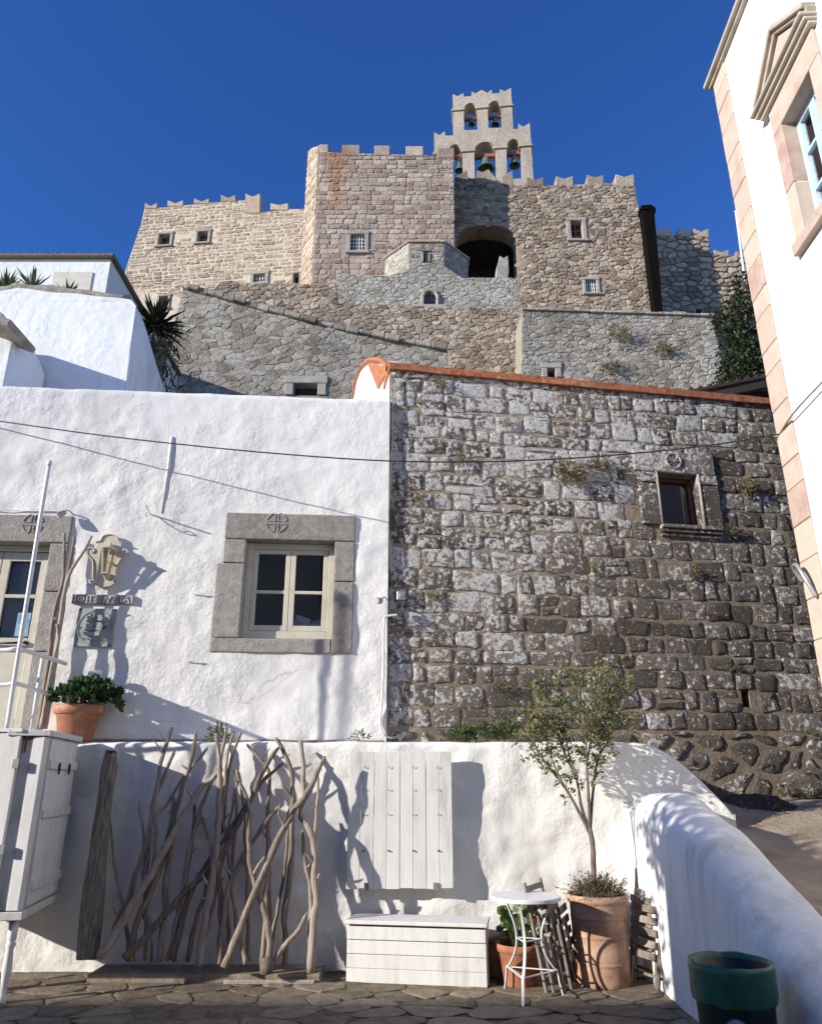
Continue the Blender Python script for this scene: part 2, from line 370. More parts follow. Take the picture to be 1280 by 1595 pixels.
def masonry(parent, outline, mat, mode='course', ch=(.2, .3), sw=(.3, .6), gap=.015, proud=(.02, .05), seed=1, holes=(), nmax=300, jit=.02, rings=1, name='stone', base=0.0, soft=.2, drop=None, smooth=False):
    rnd = random.Random(seed)
    if area(outline) < 0: outline = outline[::-1]
    x0, x1 = min(p[0] for p in outline), max(p[0] for p in outline); y0, y1 = min(p[1] for p in outline), max(p[1] for p in outline)
    cells = courses(x0, x1, y0, y1, ch, sw, rnd, jit) if mode == 'course' else voronoi(x0, x1, y0, y1, sum(sw) / 2, sum(ch) / 2, rnd)
    out = []; amin = .12 * sum(ch) * sum(sw) / 4
    for c in cells:
        p = list(outline); n = len(c)
        cc = c if area(c) > 0 else c[::-1]
        for i in range(n):
            p = clip(p, cc[i], cc[(i + 1) % n])
            if len(p) < 3: break
        if len(p) < 3: continue
        q = [p[0]]
        for a in p[1:]:
            if abs(a[0] - q[-1][0]) + abs(a[1] - q[-1][1]) > 1e-3: q.append(a)
        if len(q) > 3 and abs(q[0][0] - q[-1][0]) + abs(q[0][1] - q[-1][1]) < 1e-3: q.pop()
        if len(q) < 3 or area(q) < amin: continue
        cx = sum(a[0] for a in q) / len(q); cy = sum(a[1] for a in q) / len(q)
        if any(inside((cx, cy), h) or sum(inside(a, h) for a in q) * 2 >= len(q) for h in holes): continue
        if drop and drop(cx, cy, rnd): continue
        out.append((area(q), cx, cy, [(a[0] - cx, a[1] - cy) for a in q]))
    out.sort(key=lambda e: -e[0])
    rest = MB()
    for i, (ar, cx, cy, q) in enumerate(out):
        vs, fs = stone_mesh(q, gap, rnd.uniform(*proud), rnd, rings, soft)
        if i < nmax:
            me = bpy.data.meshes.new(name); me.from_pydata(vs, [], fs); me.update()
            obj(name, me, mat, parent, (cx, cy, base), smooth=smooth)
        else: rest.add([(v[0] + cx, v[1] + cy, v[2] + base) for v in vs], fs)
    if rest.v: tag(rest.build(name + '_rubble', mat, parent, smooth=smooth), kind='stuff')
def rect(u0, v0, u1, v1): return [(u0, v0), (u1, v0), (u1, v1), (u0, v1)]
def grow(r, g):
    us = [p[0] for p in r]; vs = [p[1] for p in r]; return rect(min(us) - g, min(vs) - g, max(us) + g, max(vs) + g)
def lumpy(us, vs, amp, f, holes=(), seed=0, lo=0, tops=0, keep=None, edge=.04):
    """a plastered face as a fine sheet: cells inside holes are left out; the top rolls back by 'tops'"""
    mb = MB(); U = sorted(set(round(u, 4) for u in us)); V = sorted(set(round(v, 4) for v in vs)); idx = {}
    o = Vector((seed * 3.1, seed * 1.7, seed))
    def dd(u, v):
        a = noise.fractal(Vector((u * f, v * f, 0)) + o, .8, 2.1, 4) * .7 + noise.noise(Vector((u * f * .35, v * f * .35, 5)) + o) * .6
        k = .25 + .75 * min(1, max(0, .5 + 1.6 * noise.noise(Vector((u * .55, v * .55, 9)) + o) + (4.9 - v) * .35))
        for h in holes:
            x0, y0, x1, y1 = h; q = max(x0 - u, u - x1, y0 - v, v - y1); k *= max(0, q / edge) if q < edge else 1
        return a * amp * k
    def vert(u, v):
        if (u, v) not in idx: idx[u, v] = len(mb.v); mb.v.append((u, v, dd(u, v)))
        return idx[u, v]
    for i in range(len(U) - 1):
        for j in range(len(V) - 1):
            cu, cv = (U[i] + U[i + 1]) / 2, (V[j] + V[j + 1]) / 2
            if any(h[0] < cu < h[2] and h[1] < cv < h[3] for h in holes): continue
            if keep and not keep(cu, cv): continue
            mb.f.append((vert(U[i], V[j]), vert(U[i + 1], V[j]), vert(U[i + 1], V[j + 1]), vert(U[i], V[j + 1])))
    if tops:
        top = [idx[u, V[-1]] for u in U if (u, V[-1]) in idx]; prev = top
        for dv, db in ((.022, -.02), (.035, -.06), (.035, -tops)):
            cur = []
            for k in top:
                x, y, z = mb.v[k]; cur.append(len(mb.v)); mb.v.append((x, y + dv + noise.noise(Vector((x * 3, db * 5, 1))) * .012, z + db))
            for a in range(len(top) - 1): mb.f.append((prev[a], prev[a + 1], cur[a + 1], cur[a]))
            prev = cur
    return mb
def steps(a, b, d, extra=()):
    n = max(1, int(round((b - a) / d))); return [a + (b - a) * i / n for i in range(n + 1)] + [e for e in extra if a < e < b]
def room(parent, u0, v0, u1, v1, front, back, mat=None):
    mb = MB(); mb.v = [(u, v, d) for d in (front, back) for u, v in rect(u0, v0, u1, v1)]
    mb.f = [(4, 5, 6, 7), (0, 1, 5, 4), (1, 2, 6, 5), (2, 3, 7, 6), (3, 0, 4, 7)]
    return mb.build('room_lining', mat or dark_room, parent)
def wavy(pts, n=6):                 # smooth a polyline (Catmull-Rom)
    P = [Vector(p) for p in pts]; out = []
    for i in range(len(P) - 1):
        a, b, c, d = P[max(i - 1, 0)], P[i], P[i + 1], P[min(i + 2, len(P) - 1)]
        for k in range(n):
            t = k / n; out.append(.5 * ((2 * b) + (c - a) * t + (2 * a - 5 * b + 4 * c - d) * t * t + (3 * b - a - 3 * c + d) * t ** 3))
    return out + [P[-1]]

# ------------------------------------------------------------------ setting: hillside, street, road
LOW = Plane(0, 7.6, 0)              # face of the low white wall
HOUSE = Plane(-.26, 8.2, 4.5)       # face of the white house, u = 0 at its right corner
STONE = Plane(-.26, 8.26, 10)       # face of the stone house, u = 0 at its left end
earth = simple('dry_hillside_earth', [(.10, .085, .05), (.20, .165, .10), (.28, .24, .16)], .8, .95, .6, 4, .1, 0)
paving_bed = simple('paving_joint_earth', [(.07, .055, .04), (.16, .125, .085), (.22, .175, .12)], 6, .95, .8, 40, .02, 0, spec=.15)
paving = simple('paving_stone', [(.09, .07, .05), (.20, .16, .115), (.31, .25, .18)], 9, .85, .8, 26, .015, .35, spec=.25, detail=8)
road_mat = simple('worn_concrete_road', [(.26, .205, .145), (.38, .31, .225), (.46, .385, .29)], 2.5, .9, .6, 18, .03, 0, spec=.2, detail=9)
mb = MB(); nx, ny = 70, 60
for j in range(ny + 1):
    for i in range(nx + 1):
        y = -60 + 260 * (j / ny); x = -120 + 240 * i / nx
        z = -.06 if y < 9.5 else min(30, 1.0 + (y - 9.5) * .74) + (noise.noise(Vector((x * .1, y * .1, 3))) * 1.2 if y > 12 else 0)
        if y > 60: z = 30 - (y - 60) * .15
        if y >= 9.5: z -= max(0, abs(x) - 30) * .25; z = max(z, -.06)
        mb.v.append((x, y, z))
for j in range(ny):
    for i in range(nx): a = j * (nx + 1) + i; mb.f.append((a, a + 1, a + nx + 2, a + nx + 1))
tag(mb.build('hillside', earth, smooth=True), kind='structure')
st = thing('street', None, None); st['kind'] = 'structure'; del_ = MB()
mb = MB()
for y in steps(-6, 7.75, .25):
    for x in steps(-9, 3.3, .25): mb.v.append((x, y, .012 * noise.noise(Vector((x, y, 0)))))
NX = len(steps(-9, 3.3, .25))
for j in range(len(steps(-6, 7.75, .25)) - 1):
    for i in range(NX - 1): a = j * NX + i; mb.f.append((a, a + 1, a + NX + 1, a + NX))
mb.build('paving_bed', paving_bed, st, smooth=True)
masonry(st, rect(-3.9, 5.2, 2.05, 7.5), paving, 'rubble', (.22, .30), (.30, .42), .008, (.004, .010), seed=5, rings=1, name='paving_stone', base=.004, soft=.28)
rd = MB(); ys = steps(1.5, 11, .3); xs = steps(2.45, 9, .3)
for y in ys:
    for x in xs:
        z = .10 + max(0, y - 3.2) * .245; z = min(z, 1.38 + (y - 8.4) * .05) + .015 * noise.noise(Vector((x * 1.5, y * 1.5, 2)))
        rd.v.append((x, y, z))
for j in range(len(ys) - 1):
    for i in range(len(xs) - 1): a = j * len(xs) + i; rd.f.append((a, a + 1, a + len(xs) + 1, a + len(xs)))
tag(rd.build('road', road_mat, smooth=True), kind='structure')

# ------------------------------------------------------------------ monastery on the hill
tower_st = masonry_mat('tower_stone', [(0.234, 0.172, 0.136), (0.372, 0.282, 0.224), (0.468, 0.379, 0.306), (0.551, 0.462, 0.375)], (.42, .38, .33), .25, rust=(.34, .17, .08), scale=.9, bs=.7, bd=.06, streak=(at_y(523, 280, 32).x, .75, at_y(523, 350, 32).z, at_y(523, 270, 32).z))
tower_mo = simple('tower_mortar', [(0.264, 0.212, 0.175), (0.412, 0.348, 0.289)], 3, .95, .7, 8, .06, 0, spec=.15)
wing_st = masonry_mat('cream_wall_stone', [(0.329, 0.255, 0.189), (0.463, 0.371, 0.281), (0.572, 0.475, 0.365)], (.52, .45, .36), .3, scale=.9, bs=.7, bd=.06)
wing_mo = simple('cream_wall_mortar', [(0.463, 0.378, 0.286), (0.609, 0.512, 0.396), (0.672, 0.585, 0.463)], 2.5, .95, .8, 7, .08, 0, spec=.15)
block_st = masonry_mat('brown_wall_stone', [(0.181, 0.138, 0.106), (0.334, 0.262, 0.196), (0.459, 0.373, 0.283), (0.585, 0.489, 0.385)], (.42, .385, .33), .3, rust=(.33, .19, .10), scale=.9, bs=.9, bd=.08)
block_mo = simple('brown_wall_mortar', [(0.243, 0.184, 0.134), (0.409, 0.316, 0.226), (0.515, 0.412, 0.304)], 2.5, .95, .8, 7, .08, 0, spec=.15)
grey_st = masonry_mat('grey_wall_stone', [(0.186, 0.162, 0.129), (0.292, 0.258, 0.211), (0.385, 0.346, 0.288), (0.465, 0.426, 0.362)], (.46, .45, .42), .45, rust=(.30, .17, .08), scale=.9, bs=.8, bd=.06)
grey_mo = simple('grey_wall_mortar', [(0.196, 0.169, 0.132), (0.316, 0.278, 0.222), (0.407, 0.365, 0.292)], 3, .95, .8, 9, .06, 0, spec=.15)
pale_st = masonry_mat('pale_grey_stone', [(0.260, 0.233, 0.192), (0.376, 0.347, 0.293), (0.480, 0.447, 0.389)], (.50, .49, .46), .5, rust=(.34, .19, .09), scale=1.0, bs=.8, bd=.05)
bell_st = masonry_mat('bell_tower_render', [(0.414, 0.356, 0.287), (0.483, 0.420, 0.345)], (.50, .45, .38), .35, scale=1.1, bs=.35, bd=.03)
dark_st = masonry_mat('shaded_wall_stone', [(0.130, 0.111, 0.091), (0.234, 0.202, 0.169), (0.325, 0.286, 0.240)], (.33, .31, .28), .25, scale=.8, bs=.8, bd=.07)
trim_st = simple('window_surround_stone', [(0.257, 0.233, 0.199), (0.351, 0.323, 0.285), (0.418, 0.389, 0.351)], 4, .9, .4, 20, .02, .2, spec=.2)
def cwindow(parent, pl, px, frame=.22, bars=None, sash=None, depth=.35, sill=True):
    """window seen in pixels x0,y0,x1,y1 on a castle wall -> its opening in wall coordinates and its parts"""
    a = pl.uv(px[0], px[3]); b = pl.uv(px[2], px[1]); c = pl.uv(px[2], px[3]); d = pl.uv(px[0], px[1])
    u0, u1, v0, v1 = (a[0] + d[0]) / 2, (b[0] + c[0]) / 2, (a[1] + c[1]) / 2, (b[1] + d[1]) / 2
    w = MB().span((u0 - .01, v0 - .01, -depth), (u1 + .01, v1 + .01, -depth - .05)).build('window', dark_room, parent)
    if frame:
        f = MB(); f.span((u0 - frame, v0, -depth * .8), (u0 + .003, v1, .07)); f.build('jamb', trim_st, w, bevel=.02)
        f = MB(); f.span((u1 - .003, v0, -depth * .8), (u1 + frame, v1, .073)); f.build('jamb', trim_st, w, bevel=.02)
        f = MB(); f.span((u0 - frame * 1.15, v1 - .003, -depth * .8), (u1 + frame * 1.15, v1 + frame, .085)); f.build('lintel', trim_st, w, bevel=.02)
        if sill: f = MB(); f.span((u0 - frame * 1.25, v0 - frame * .7, -depth * .8), (u1 + frame * 1.25, v0 + .003, .15)); f.build('sill', trim_st, w, bevel=.02)
    if bars:
        f = MB()
        for i in range(1, bars[0]): x = u0 + (u1 - u0) * i / bars[0]; f.tube([(x, v0, -.1), (x, v1, -.1)], .025, 6)
        for i in range(1, bars[1]): y = v0 + (v1 - v0) * i / bars[1]; f.tube([(u0, y, -.13), (u1, y, -.13)], .025, 6)
        f.build('grille', metal_white, w)
    if sash:
        f = MB(); t = .06
        for x in (u0 + t / 2, (u0 + u1) / 2, u1 - t / 2): f.box((x, (v0 + v1) / 2, -depth + .05), (t, v1 - v0, .05))
        for k in range(4): f.box(((u0 + u1) / 2, v0 + t / 2 + (v1 - v0 - t) * k / 3, -depth + .05), (u1 - u0, t * .8, .045))
        f.build('sash', sash, w)
    return rect(u0, v0, u1, v1)
def swallow(x0, x1, top, notch=5, rise=0):
    return [(x0, top), ((x0 + x1) / 2, top + notch + rise / 2), (x1, top + rise)]
def castle(name, label, cat, pl, px, depth, mo, st, mode, ch, sw, gap=.03, proud=(.04, .1), seed=1, wins=(), vis=None, holes_px=(), jit=.03, nmax=300, merlons=(), mproud=.05, group='monastery walls on the hill'):
    t = thing(name, label, cat, pl.m, group)
    out = pl.uvs(px); holes = []; backs = []
    for w in wins:
        h = cwindow(t, pl, *w[:1], **w[1]); holes.append(h); backs.append(grow(h, w[1].get('frame', .22) * 1.0))
    for hp in holes_px: q = pl.uvs(hp); holes.append(q); backs.append(q)
    MB().prism(out, -depth, 0, holes).build('wall_core', mo, t)
    for q in merlons: MB().prism(pl.uvs(q), -min(.6, depth), mproud).build('merlon', st, t, bevel=.02)
    masonry(t, pl.uvs(vis) if vis else out, st, mode, ch, sw, gap, proud, seed, backs, jit=jit, nmax=nmax)
    return t
def plane_at(px, py, y, yaw): p = at_y(px, py, y); return Plane(p.x, p.y, yaw)

# left wing, cream
pl = plane_at(345, 330, 35, -7)
def mer(x0, x1, top, base, notch=5): return swallow(x0, x1, top, notch) + [(x1, base), (x0, base)]
mers = [mer(226, 245, 316, 325), mer(261.5, 285.5, 312, 321), mer(302.5, 326, 309, 317.5), mer(344.5, 367, 303.5, 314), mer(382.5, 405, 301.5, 332), mer(421.5, 449, 316.5, 327, 3)]
top = [(225, 324.5), (246, 323.5), (286, 319.5), (326.5, 316), (367.5, 312.5), (384, 311.5), (404, 331), (450, 325.5), (485, 325)]
side = [(220, 348), (209, 380), (197, 415), (190, 450), (186, 500)]
castle('monastery_wing', 'cream rubble wing with swallowtail battlements left of the tall square tower', 'castle wing', pl, top + [(485, 520)] + side[::-1], 5, wing_mo, wing_st,
       'course', (.17, .30), (.35, .8), .05, (.005, .04), 11,
       [((247.5, 365, 265, 382.5), dict(frame=.16, sash=wood_grey)), ((308, 361, 324, 378), dict(frame=.16, sash=wood_grey)), ((395, 427, 413, 441), dict(frame=.2, bars=(4, 3))),
        ((457, 426, 466, 446), dict(frame=.1)), ((248, 462, 262, 480), dict(frame=.12))], vis=top + [(485, 490)] + side[:4][::-1], jit=.05, merlons=mers)
# square tower, front and its narrow lit flank
pl = plane_at(498, 225, 32, 0)
mers = [[(498, 225), (511, 225), (511, 238), (498, 238)]] + [[(x0, y0), (x1, y0), (x1, y0 + 15), (x0, y0 + 15)] for x0, x1, y0 in ((533, 560, 226), (583, 607, 227), (632, 659, 228), (681, 707, 231))]
top = [(498, 235), (533, 238), (583, 239), (632, 241), (681, 242), (707, 243)]
tw = castle('monastery_tower', 'tall square tower of pinkish brown blocks with rust streaks and plain merlons', 'tower', pl, top + [(709, 520), (481, 520)], 6, tower_mo, tower_st,
       'course', (.24, .36), (.34, .62), .018, (.015, .045), 21, [((546, 365, 568, 392), dict(frame=.2, bars=(5, 5)))], vis=top + [(708.5, 455), (485, 455)], merlons=mers)
fl = Plane(pl.o.x, pl.o.y, -58)
flank = thing('flank', None, None, None); flank.parent = tw; flank.matrix_parent_inverse = Matrix.Identity(4); flank.matrix_basis = pl.m.inverted() @ fl.m
fo = fl.uvs([(480, 236), (484, 231), (497, 226), (483, 520), (463, 520)])
fo = [(min(u, -.003), v) for u, v in fo]
MB().prism(fo, -.9, 0).build('wall_core', tower_mo, flank)
masonry(flank, [(min(u, -.01), v) for u, v in fl.uvs([(480, 236), (484, 231), (497, 226), (485.5, 452), (467.5, 452)])], wing_st, 'course', (.28, .38), (.6, 1.0), .02, (.03, .06), 22)
# recess wall and right-hand block: one wall with a deep arch
pl = plane_at(850, 400, 33.5, 0)
z2 = lambda L: [(x / 2.3704 + 640, y / 2.3704 + 120) for x, y in L]
mz = lambda x0, x1, y, base, n=10: z2([(x0, y), ((x0 + x1) / 2, y + n), (x1, y), (x1, base), (x0, base)])
mers = [z2([(165, 368), (205, 345), (210, 368), (210, 385), (165, 385)]), z2([(240, 380), (245, 345), (265, 352), (285, 340), (315, 375), (315, 390), (240, 390)]), z2([(335, 395), (335, 370), (375, 345), (378, 400), (370, 405)])] + [mz(a, b, c, 404) for a, b, c in ((427, 488, 370), (535, 597, 366), (650, 710, 361), (755, 822, 359))]
top = z2([(120, 375), (210, 372), (315, 378), (378, 398), (425, 400), (490, 400), (598, 397), (712, 392), (824, 385)])
arch = z2([(168, 800)] + [(278 + 110 * math.cos(a), 590 - 45 * math.sin(a)) for a in [math.pi * (1 - k / 10) for k in range(11)]] + [(396, 800)])
bl = castle('monastery_block', 'brown rubble block with swallowtail battlements and a deep dark arch beside the tower', 'castle block', pl, top + [(1024, 510), (1026, 560), (690, 560)], 1.2, block_mo, block_st,
       'rubble', (.21, .27), (.28, .38), .02, (.02, .07), 31, [((889, 344, 907, 373), dict(frame=.22, sash=rust_metal)), ((912, 436, 929, 457), dict(frame=.16, bars=(5, 4)))],
       vis=top + [(1022, 492), (700, 492)], holes_px=[arch], merlons=mers)
a0 = pl.uv(711, 500); a1 = pl.uv(806, 340)
room(bl, a0[0] - .6, a0[1] - .5, a1[0] + .3, a1[1] + .3, -1.19, -4.5, dark_st)
MB().span((pl.uv(1005, 400)[0] - 1.5, 15, -6), (pl.uv(1005, 400)[0] + .2, pl.uv(985, 275)[1] - 1.2, -1.205)).build('rear_wing', block_mo, bl)
# little battlement left standing in front of the arch
p = plane_at(787, 415, 29.6, 2); z8 = lambda L: [(x / 5.12 + 580, y / 5.12 + 360) for x, y in L]
MB().prism(p.uvs(z8([(985, 400), (990, 285), (1005, 240), (1015, 190), (1045, 210), (1083, 190), (1090, 320), (1078, 400)])), -.5, 0).build('old_merlon', pale_st,
    thing('broken_merlon', 'pale broken merlon standing alone before the dark arch', 'merlon', p.m), bevel=.03)
# black strip added for the block's shaded receding side and its gutter
p = plane_at(1010, 400, 33.0, 2); t = thing('shade_strip', 'black strip painting the shaded right edge of the brown block', 'shade strip', p.m)
q = p.uvs([(1004, 326), (1030, 500)]); dk = simple('shade_black', [(.004, .0035, .003), (.008, .007, .006)], 5, .95, .3, 10, .02, 0, spec=.05)
MB().prism(p.uvs([(999, 323), (1011, 321), (1019, 327), (1027, 420), (1034, 500), (1021, 500), (1009, 405)]), -1.0, .02).build('strip_body', dk, t, bevel=.05)
MB().prism(p.uvs([(997, 326), (998, 320), (1014, 319), (1021, 324), (1021, 331), (1012, 327)]), -1.05, .06).build('cap', dk, t, bevel=.03)
# far right wall
pl = plane_at(1090, 400, 42, 0)
mers = [mer(1024, 1046, 353.5, 368), mer(1056.5, 1074, 354, 369), mer(1080, 1103, 356, 370), mer(1112, 1134, 389, 400, 4), mer(1146, 1170, 391, 402, 4)]
top = [(1012, 366), (1104, 368), (1106, 396), (1200, 401)]
castle('outer_monastery_wall', 'shaded far wall with pale swallowtail merlons behind the dark tree', 'castle wall', pl, top + [(1205, 640), (1012, 640)], 2, dark_st, block_st, 'rubble', (.34, .44), (.5, .7), .05, (.05, .12), 41,
       [((1083, 481, 1093, 490), dict(frame=.1))], vis=top + [(1180, 600), (1020, 600)], merlons=mers)
t = thing('mast', 'thin white mast rising above the far battlements', 'mast', at_y(1153, 397, 40))
MB().tube([(0, 0, -2), at_y(1146, 330, 40) - at_y(1153, 397, 40)], .07, 6).build('pole', metal_white, t)
MB().lathe([(0, .1), (.1, .08), (.1, 0), (0, -.02)], 8, at_y(1146, 330, 40) - at_y(1153, 397, 40)).build('finial', metal_white, t)

# bell tower
pl = plane_at(750, 230, 36, -6); Z7 = lambda L: [(x / 6.4 + 660, y / 6.4 + 120) for x, y in L]
bt = thing('bell_tower', 'pale two-tiered openwork belfry with five arched openings and notched top', 'belfry', pl.m)
out = [(103, 545), (155, 575), (210, 535), (213, 580), (292, 578), (287, 165), (335, 187), (395, 155), (397, 190), (475, 185), (475, 140), (515, 160), (575, 122), (635, 155), (675, 120), (680, 160), (755, 155), (757, 115), (805, 137), (868, 103),
       (880, 300), (892, 515), (940, 512), (940, 460), (992, 492), (1055, 452), (1072, 680), (1110, 1300), (100, 1300)]
def arch_px(x0, x1, top, spring, bot, sl=-.07):
    c = (x0 + x1) / 2; r = (x1 - x0) / 2; k = (bot - spring) * .04
    return [(x0 + 4, bot - sl * r * 0 + .03 * r)] + [(c + r * math.cos(a), spring + sl * r * math.cos(a) - (spring - top) * math.sin(a)) for a in [math.pi * (1 - i / 12) for i in range(13)]] + [(x1 + k, bot - .03 * r)]
ops = [arch_px(240, 380, 665, 755, 1030), arch_px(503, 712, 640, 725, 1040), arch_px(824, 965, 610, 700, 1010), arch_px(398, 528, 252, 320, 524), arch_px(638, 770, 231, 300, 502)]
MB().prism(pl.uvs(Z7(out)), -.9, 0, [pl.uvs(Z7(o)) for o in ops]).build('pierced_wall', bell_st, bt, bevel=.02)
for x0, x1, y0, y1 in ((272, 408, 330, 322), (515, 652, 310, 298), (755, 895, 292, 276), (365, 515, 742, 730), (692, 838, 712, 696), (940, 1088, 690, 676), (88, 240, 765, 755)):
    a = pl.uv(x0 / 6.4 + 660, y0 / 6.4 + 120); b = pl.uv(x1 / 6.4 + 660, y1 / 6.4 + 120)
    m_ = (a[1] + b[1]) / 2
    MB().span((a[0], m_ - .09, -.96), (b[0], m_ + .05, .1)).build('impost', bell_st, bt, bevel=.02)
# openings: beam is a part of the belfry, the bell hangs from it as a thing of its own
BL = [(0, 345, 745, 870, 45, 'green bronze bell half hidden behind the tower parapet'), (1, 613, 745, 860, 90, 'largest green bronze bell in the middle lower arch'), (2, 900, 720, 820, 56, 'green bronze bell in the right lower arch'),
      (3, 472, 365, 408, 36, 'small dark bell in the upper left arch'), (4, 708, 345, 412, 42, 'small dark bell in the upper right arch')]
for k, cx, ytop, ybot, hw, lab in BL:
    c = pl.uv(cx / 6.4 + 660, ytop / 6.4 + 120); b = pl.uv(cx / 6.4 + 660, ybot / 6.4 + 120); rad = pl.uv((cx + hw) / 6.4 + 660, ybot / 6.4 + 120)[0] - b[0]
    o = pl.uvs(Z7(ops[k])); ul = min(p[0] for p in o); ur = max(p[0] for p in o); h = max(c[1] - b[1], rad * 1.25)
    MB().span((ul - .1, c[1], -.62), (ur + .1, c[1] + .16 + .1 * (k < 3), -.36)).build('beam', rust_metal, bt, bevel=.02)
    B = thing('bell', lab, 'bell', Matrix.Translation(pl.pt(c[0], c[1], -.49)), 'bells of the belfry')
    pr = [(0, 0), (.25, -.02), (.42, -.1), (.5, -.25), (.56, -.5), (.66, -.72), (.84, -.9), (1, -1), (.96, -1.02), (.8, -.92), (.6, -.72), (.48, -.3), (0, -.15)]
    MB().lathe([(r * rad, z * h) for r, z in pr], 24).build('bell_body', bronze, B, smooth=True)
    MB().tube([(0, 0, -.2 * h), (0, 0, -1.02 * h)], .03, 6).lathe([(0, -1.15 * h), (.07, -1.1 * h), (.07, -1.02 * h), (0, -.98 * h)], 8).build('clapper', black, B)
    MB().tube([(0, 0, .12), (0, 0, -.02)], .08 * rad + .03, 8).build('crown', rust_metal, B)

# chapel drum (octagon) with a flat stone roof
A = at_y(637, 377, 29.6); Bp = at_y(692, 379, 29.6); L = Bp.x - A.x; zt = (A.z + Bp.z) / 2; zb = zt - 2.6
oc = []; x, y, a = A.x, 29.6, 0
for k in range(8): oc.append((x, y)); x += L * math.cos(a); y += L * math.sin(a); a += math.pi / 4
dr = thing('chapel_drum', 'low octagonal chapel drum with a small dark slit window', 'chapel', (0, 0, 0), 'monastery walls on the hill')
MB().prism(oc, zb - 4, zt).build('drum_wall', pale_st, dr)
cxo = sum(p[0] for p in oc) / 8; cyo = sum(p[1] for p in oc) / 8
MB().prism([(cxo + (p[0] - cxo) * 1.05, cyo + (p[1] - cyo) * 1.05) for p in oc], zt, zt + .1).prism([(cxo + (p[0] - cxo) * .98, cyo + (p[1] - cyo) * .98) for p in oc], zt + .1, zt + .2).build('roof_slab', block_st, dr, bevel=.03)
w0 = at_y(663, 408, 29.59); w1 = at_y(663, 392, 29.59)
ww = MB().prism([(w0.x - .12, w0.z), (w0.x + .12, w0.z)] + [(w0.x + .12 * math.cos(k * math.pi / 6), w1.z - .1 + .12 * math.sin(k * math.pi / 6)) for k in range(7)], 0, .02); ww.v = [(x, 29.6 - .004 - z, y) for x, y, z in ww.v]
ww.build('slit_window', dark_room, dr)
for nm_, k_, yw in (('front_face', 0, 0), ('left_face', 7, -45), ('right_face', 1, 45)):
    fp_ = Plane(oc[k_][0], oc[k_][1], yw); ff = thing(nm_, None, None, None); ff.parent = dr; ff.matrix_basis = fp_.m
    masonry(ff, rect(.02, zb + .2, L - .02, zt - .01), pale_st if k_ else grey_st, 'rubble', (.17, .22), (.24, .32), .012, (.008, .03), 400 + k_, [rect(w0.x - .22 - oc[0][0], w0.z - .05, w0.x + .22 - oc[0][0], w1.z + .1)] if k_ == 0 else ())
fr = MB()
for s in (-1, 1): fr.span((w0.x + s * .12, 29.52, w0.z), (w0.x + s * .2, 29.61, w1.z - .1))
fr.span((w0.x - .2, 29.52, w1.z + .02), (w0.x + .2, 29.61, w1.z + .1)); fr.build('surround', pale_st, dr)
# pale chapel front with a barred arched window
pl = plane_at(669, 465, 29, 1)
hump = [(524, 425), (600, 430), (611, 428), (625, 424), (638, 416), (650, 411), (660, 409), (678, 409), (695, 416), (713, 428), (722, 434), (736, 432), (809.5, 433), (814, 500)]
t = castle('chapel', 'pale grey rubble chapel front with humped top and a barred arched window', 'chapel', pl, hump + [(814, 560), (522, 560)], 1.5, grey_mo, pale_st, 'rubble', (.17, .22), (.23, .32), .012, (.01, .035), 51,
           holes_px=[[(659, 478), (659, 463), (662, 457), (669, 454.5), (676, 457), (680, 463), (680, 478)]], vis=hump[:-1] + [(813, 482), (524, 480)])
a = pl.uv(660, 477); b = pl.uv(679, 456)
MB().span((a[0] - .1, a[1] - .1, -.5), (b[0] + .1, b[1] + .1, -.55)).build('window', dark_room, t)
g = MB()
for i in range(1, 5): x = a[0] + (b[0] - a[0]) * i / 5; g.tube([(x, a[1], -.12), (x, b[1], -.12)], .02, 6)
for i in range(1, 5): y = a[1] + (b[1] - a[1]) * i / 5; g.tube([(a[0], y, -.15), (b[0], y, -.15)], .02, 6)
g.build('grille', metal_grey, t)
arc = pl.uvs([(658, 479), (657.5, 463), (661, 455.5), (669, 452.5), (677.5, 455.5), (681.5, 463), (681, 479)])
MB().tube([(u, v, .06) for u, v in arc], .09, 6).build('surround', trim_st, t)
MB().span((a[0] - .5, a[1] - .28, -.1), (b[0] + .5, a[1] - .05, .28)).build('sill', trim_st, t, bevel=.03)
# retaining walls
pl = plane_at(600, 480, 27.5, 1.5)
o = [(332, 452), (345, 438), (360, 437), (400, 442), (450, 440), (500, 444), (524, 442), (524, 474), (640, 476), (700, 479), (812, 482), (816, 600)]
castle('middle_retaining_wall', 'brown rubble retaining wall under the chapel front', 'retaining wall', pl, o + [(816, 680), (322, 680)], 1.5, block_mo, block_st, 'rubble', (.18, .23), (.25, .33), .014, (.015, .05), 61, vis=o + [(700, 600), (700, 550), (330, 470)])
pl = plane_at(960, 540, 26, 2)
o = [(813, 483), (1110, 494), (1131, 600)]
t = castle('right_retaining_wall', 'broad grey retaining wall with dry tufts below the brown block', 'retaining wall', pl, o + [(1142, 680), (811, 680)], 1.5, grey_mo, grey_st, 'rubble', (.16, .21), (.23, .32), .01, (.01, .04), 71,
           [((852, 574, 865, 588), dict(frame=.22, sill=False))], vis=o + [(1131, 612), (813, 590)])
a, b = pl.uv(812, 484), pl.uv(1111, 494)
for k in range(14):
    f0, f1 = k / 14, (k + .97) / 14; v = a[1] + (b[1] - a[1]) * f0
    MB().span((a[0] + (b[0] - a[0]) * f0, v, -.5), (a[0] + (b[0] - a[0]) * f1, v + .09 + .03 * (k % 3), .12)).build('coping_stone', pale_st, t, bevel=.02)
RW = pl
pl = plane_at(470, 540, 22, 1)
slope = [(285, 450), (300, 452), (350, 466), (420, 486), (520, 511), (600, 529), (697, 546)]
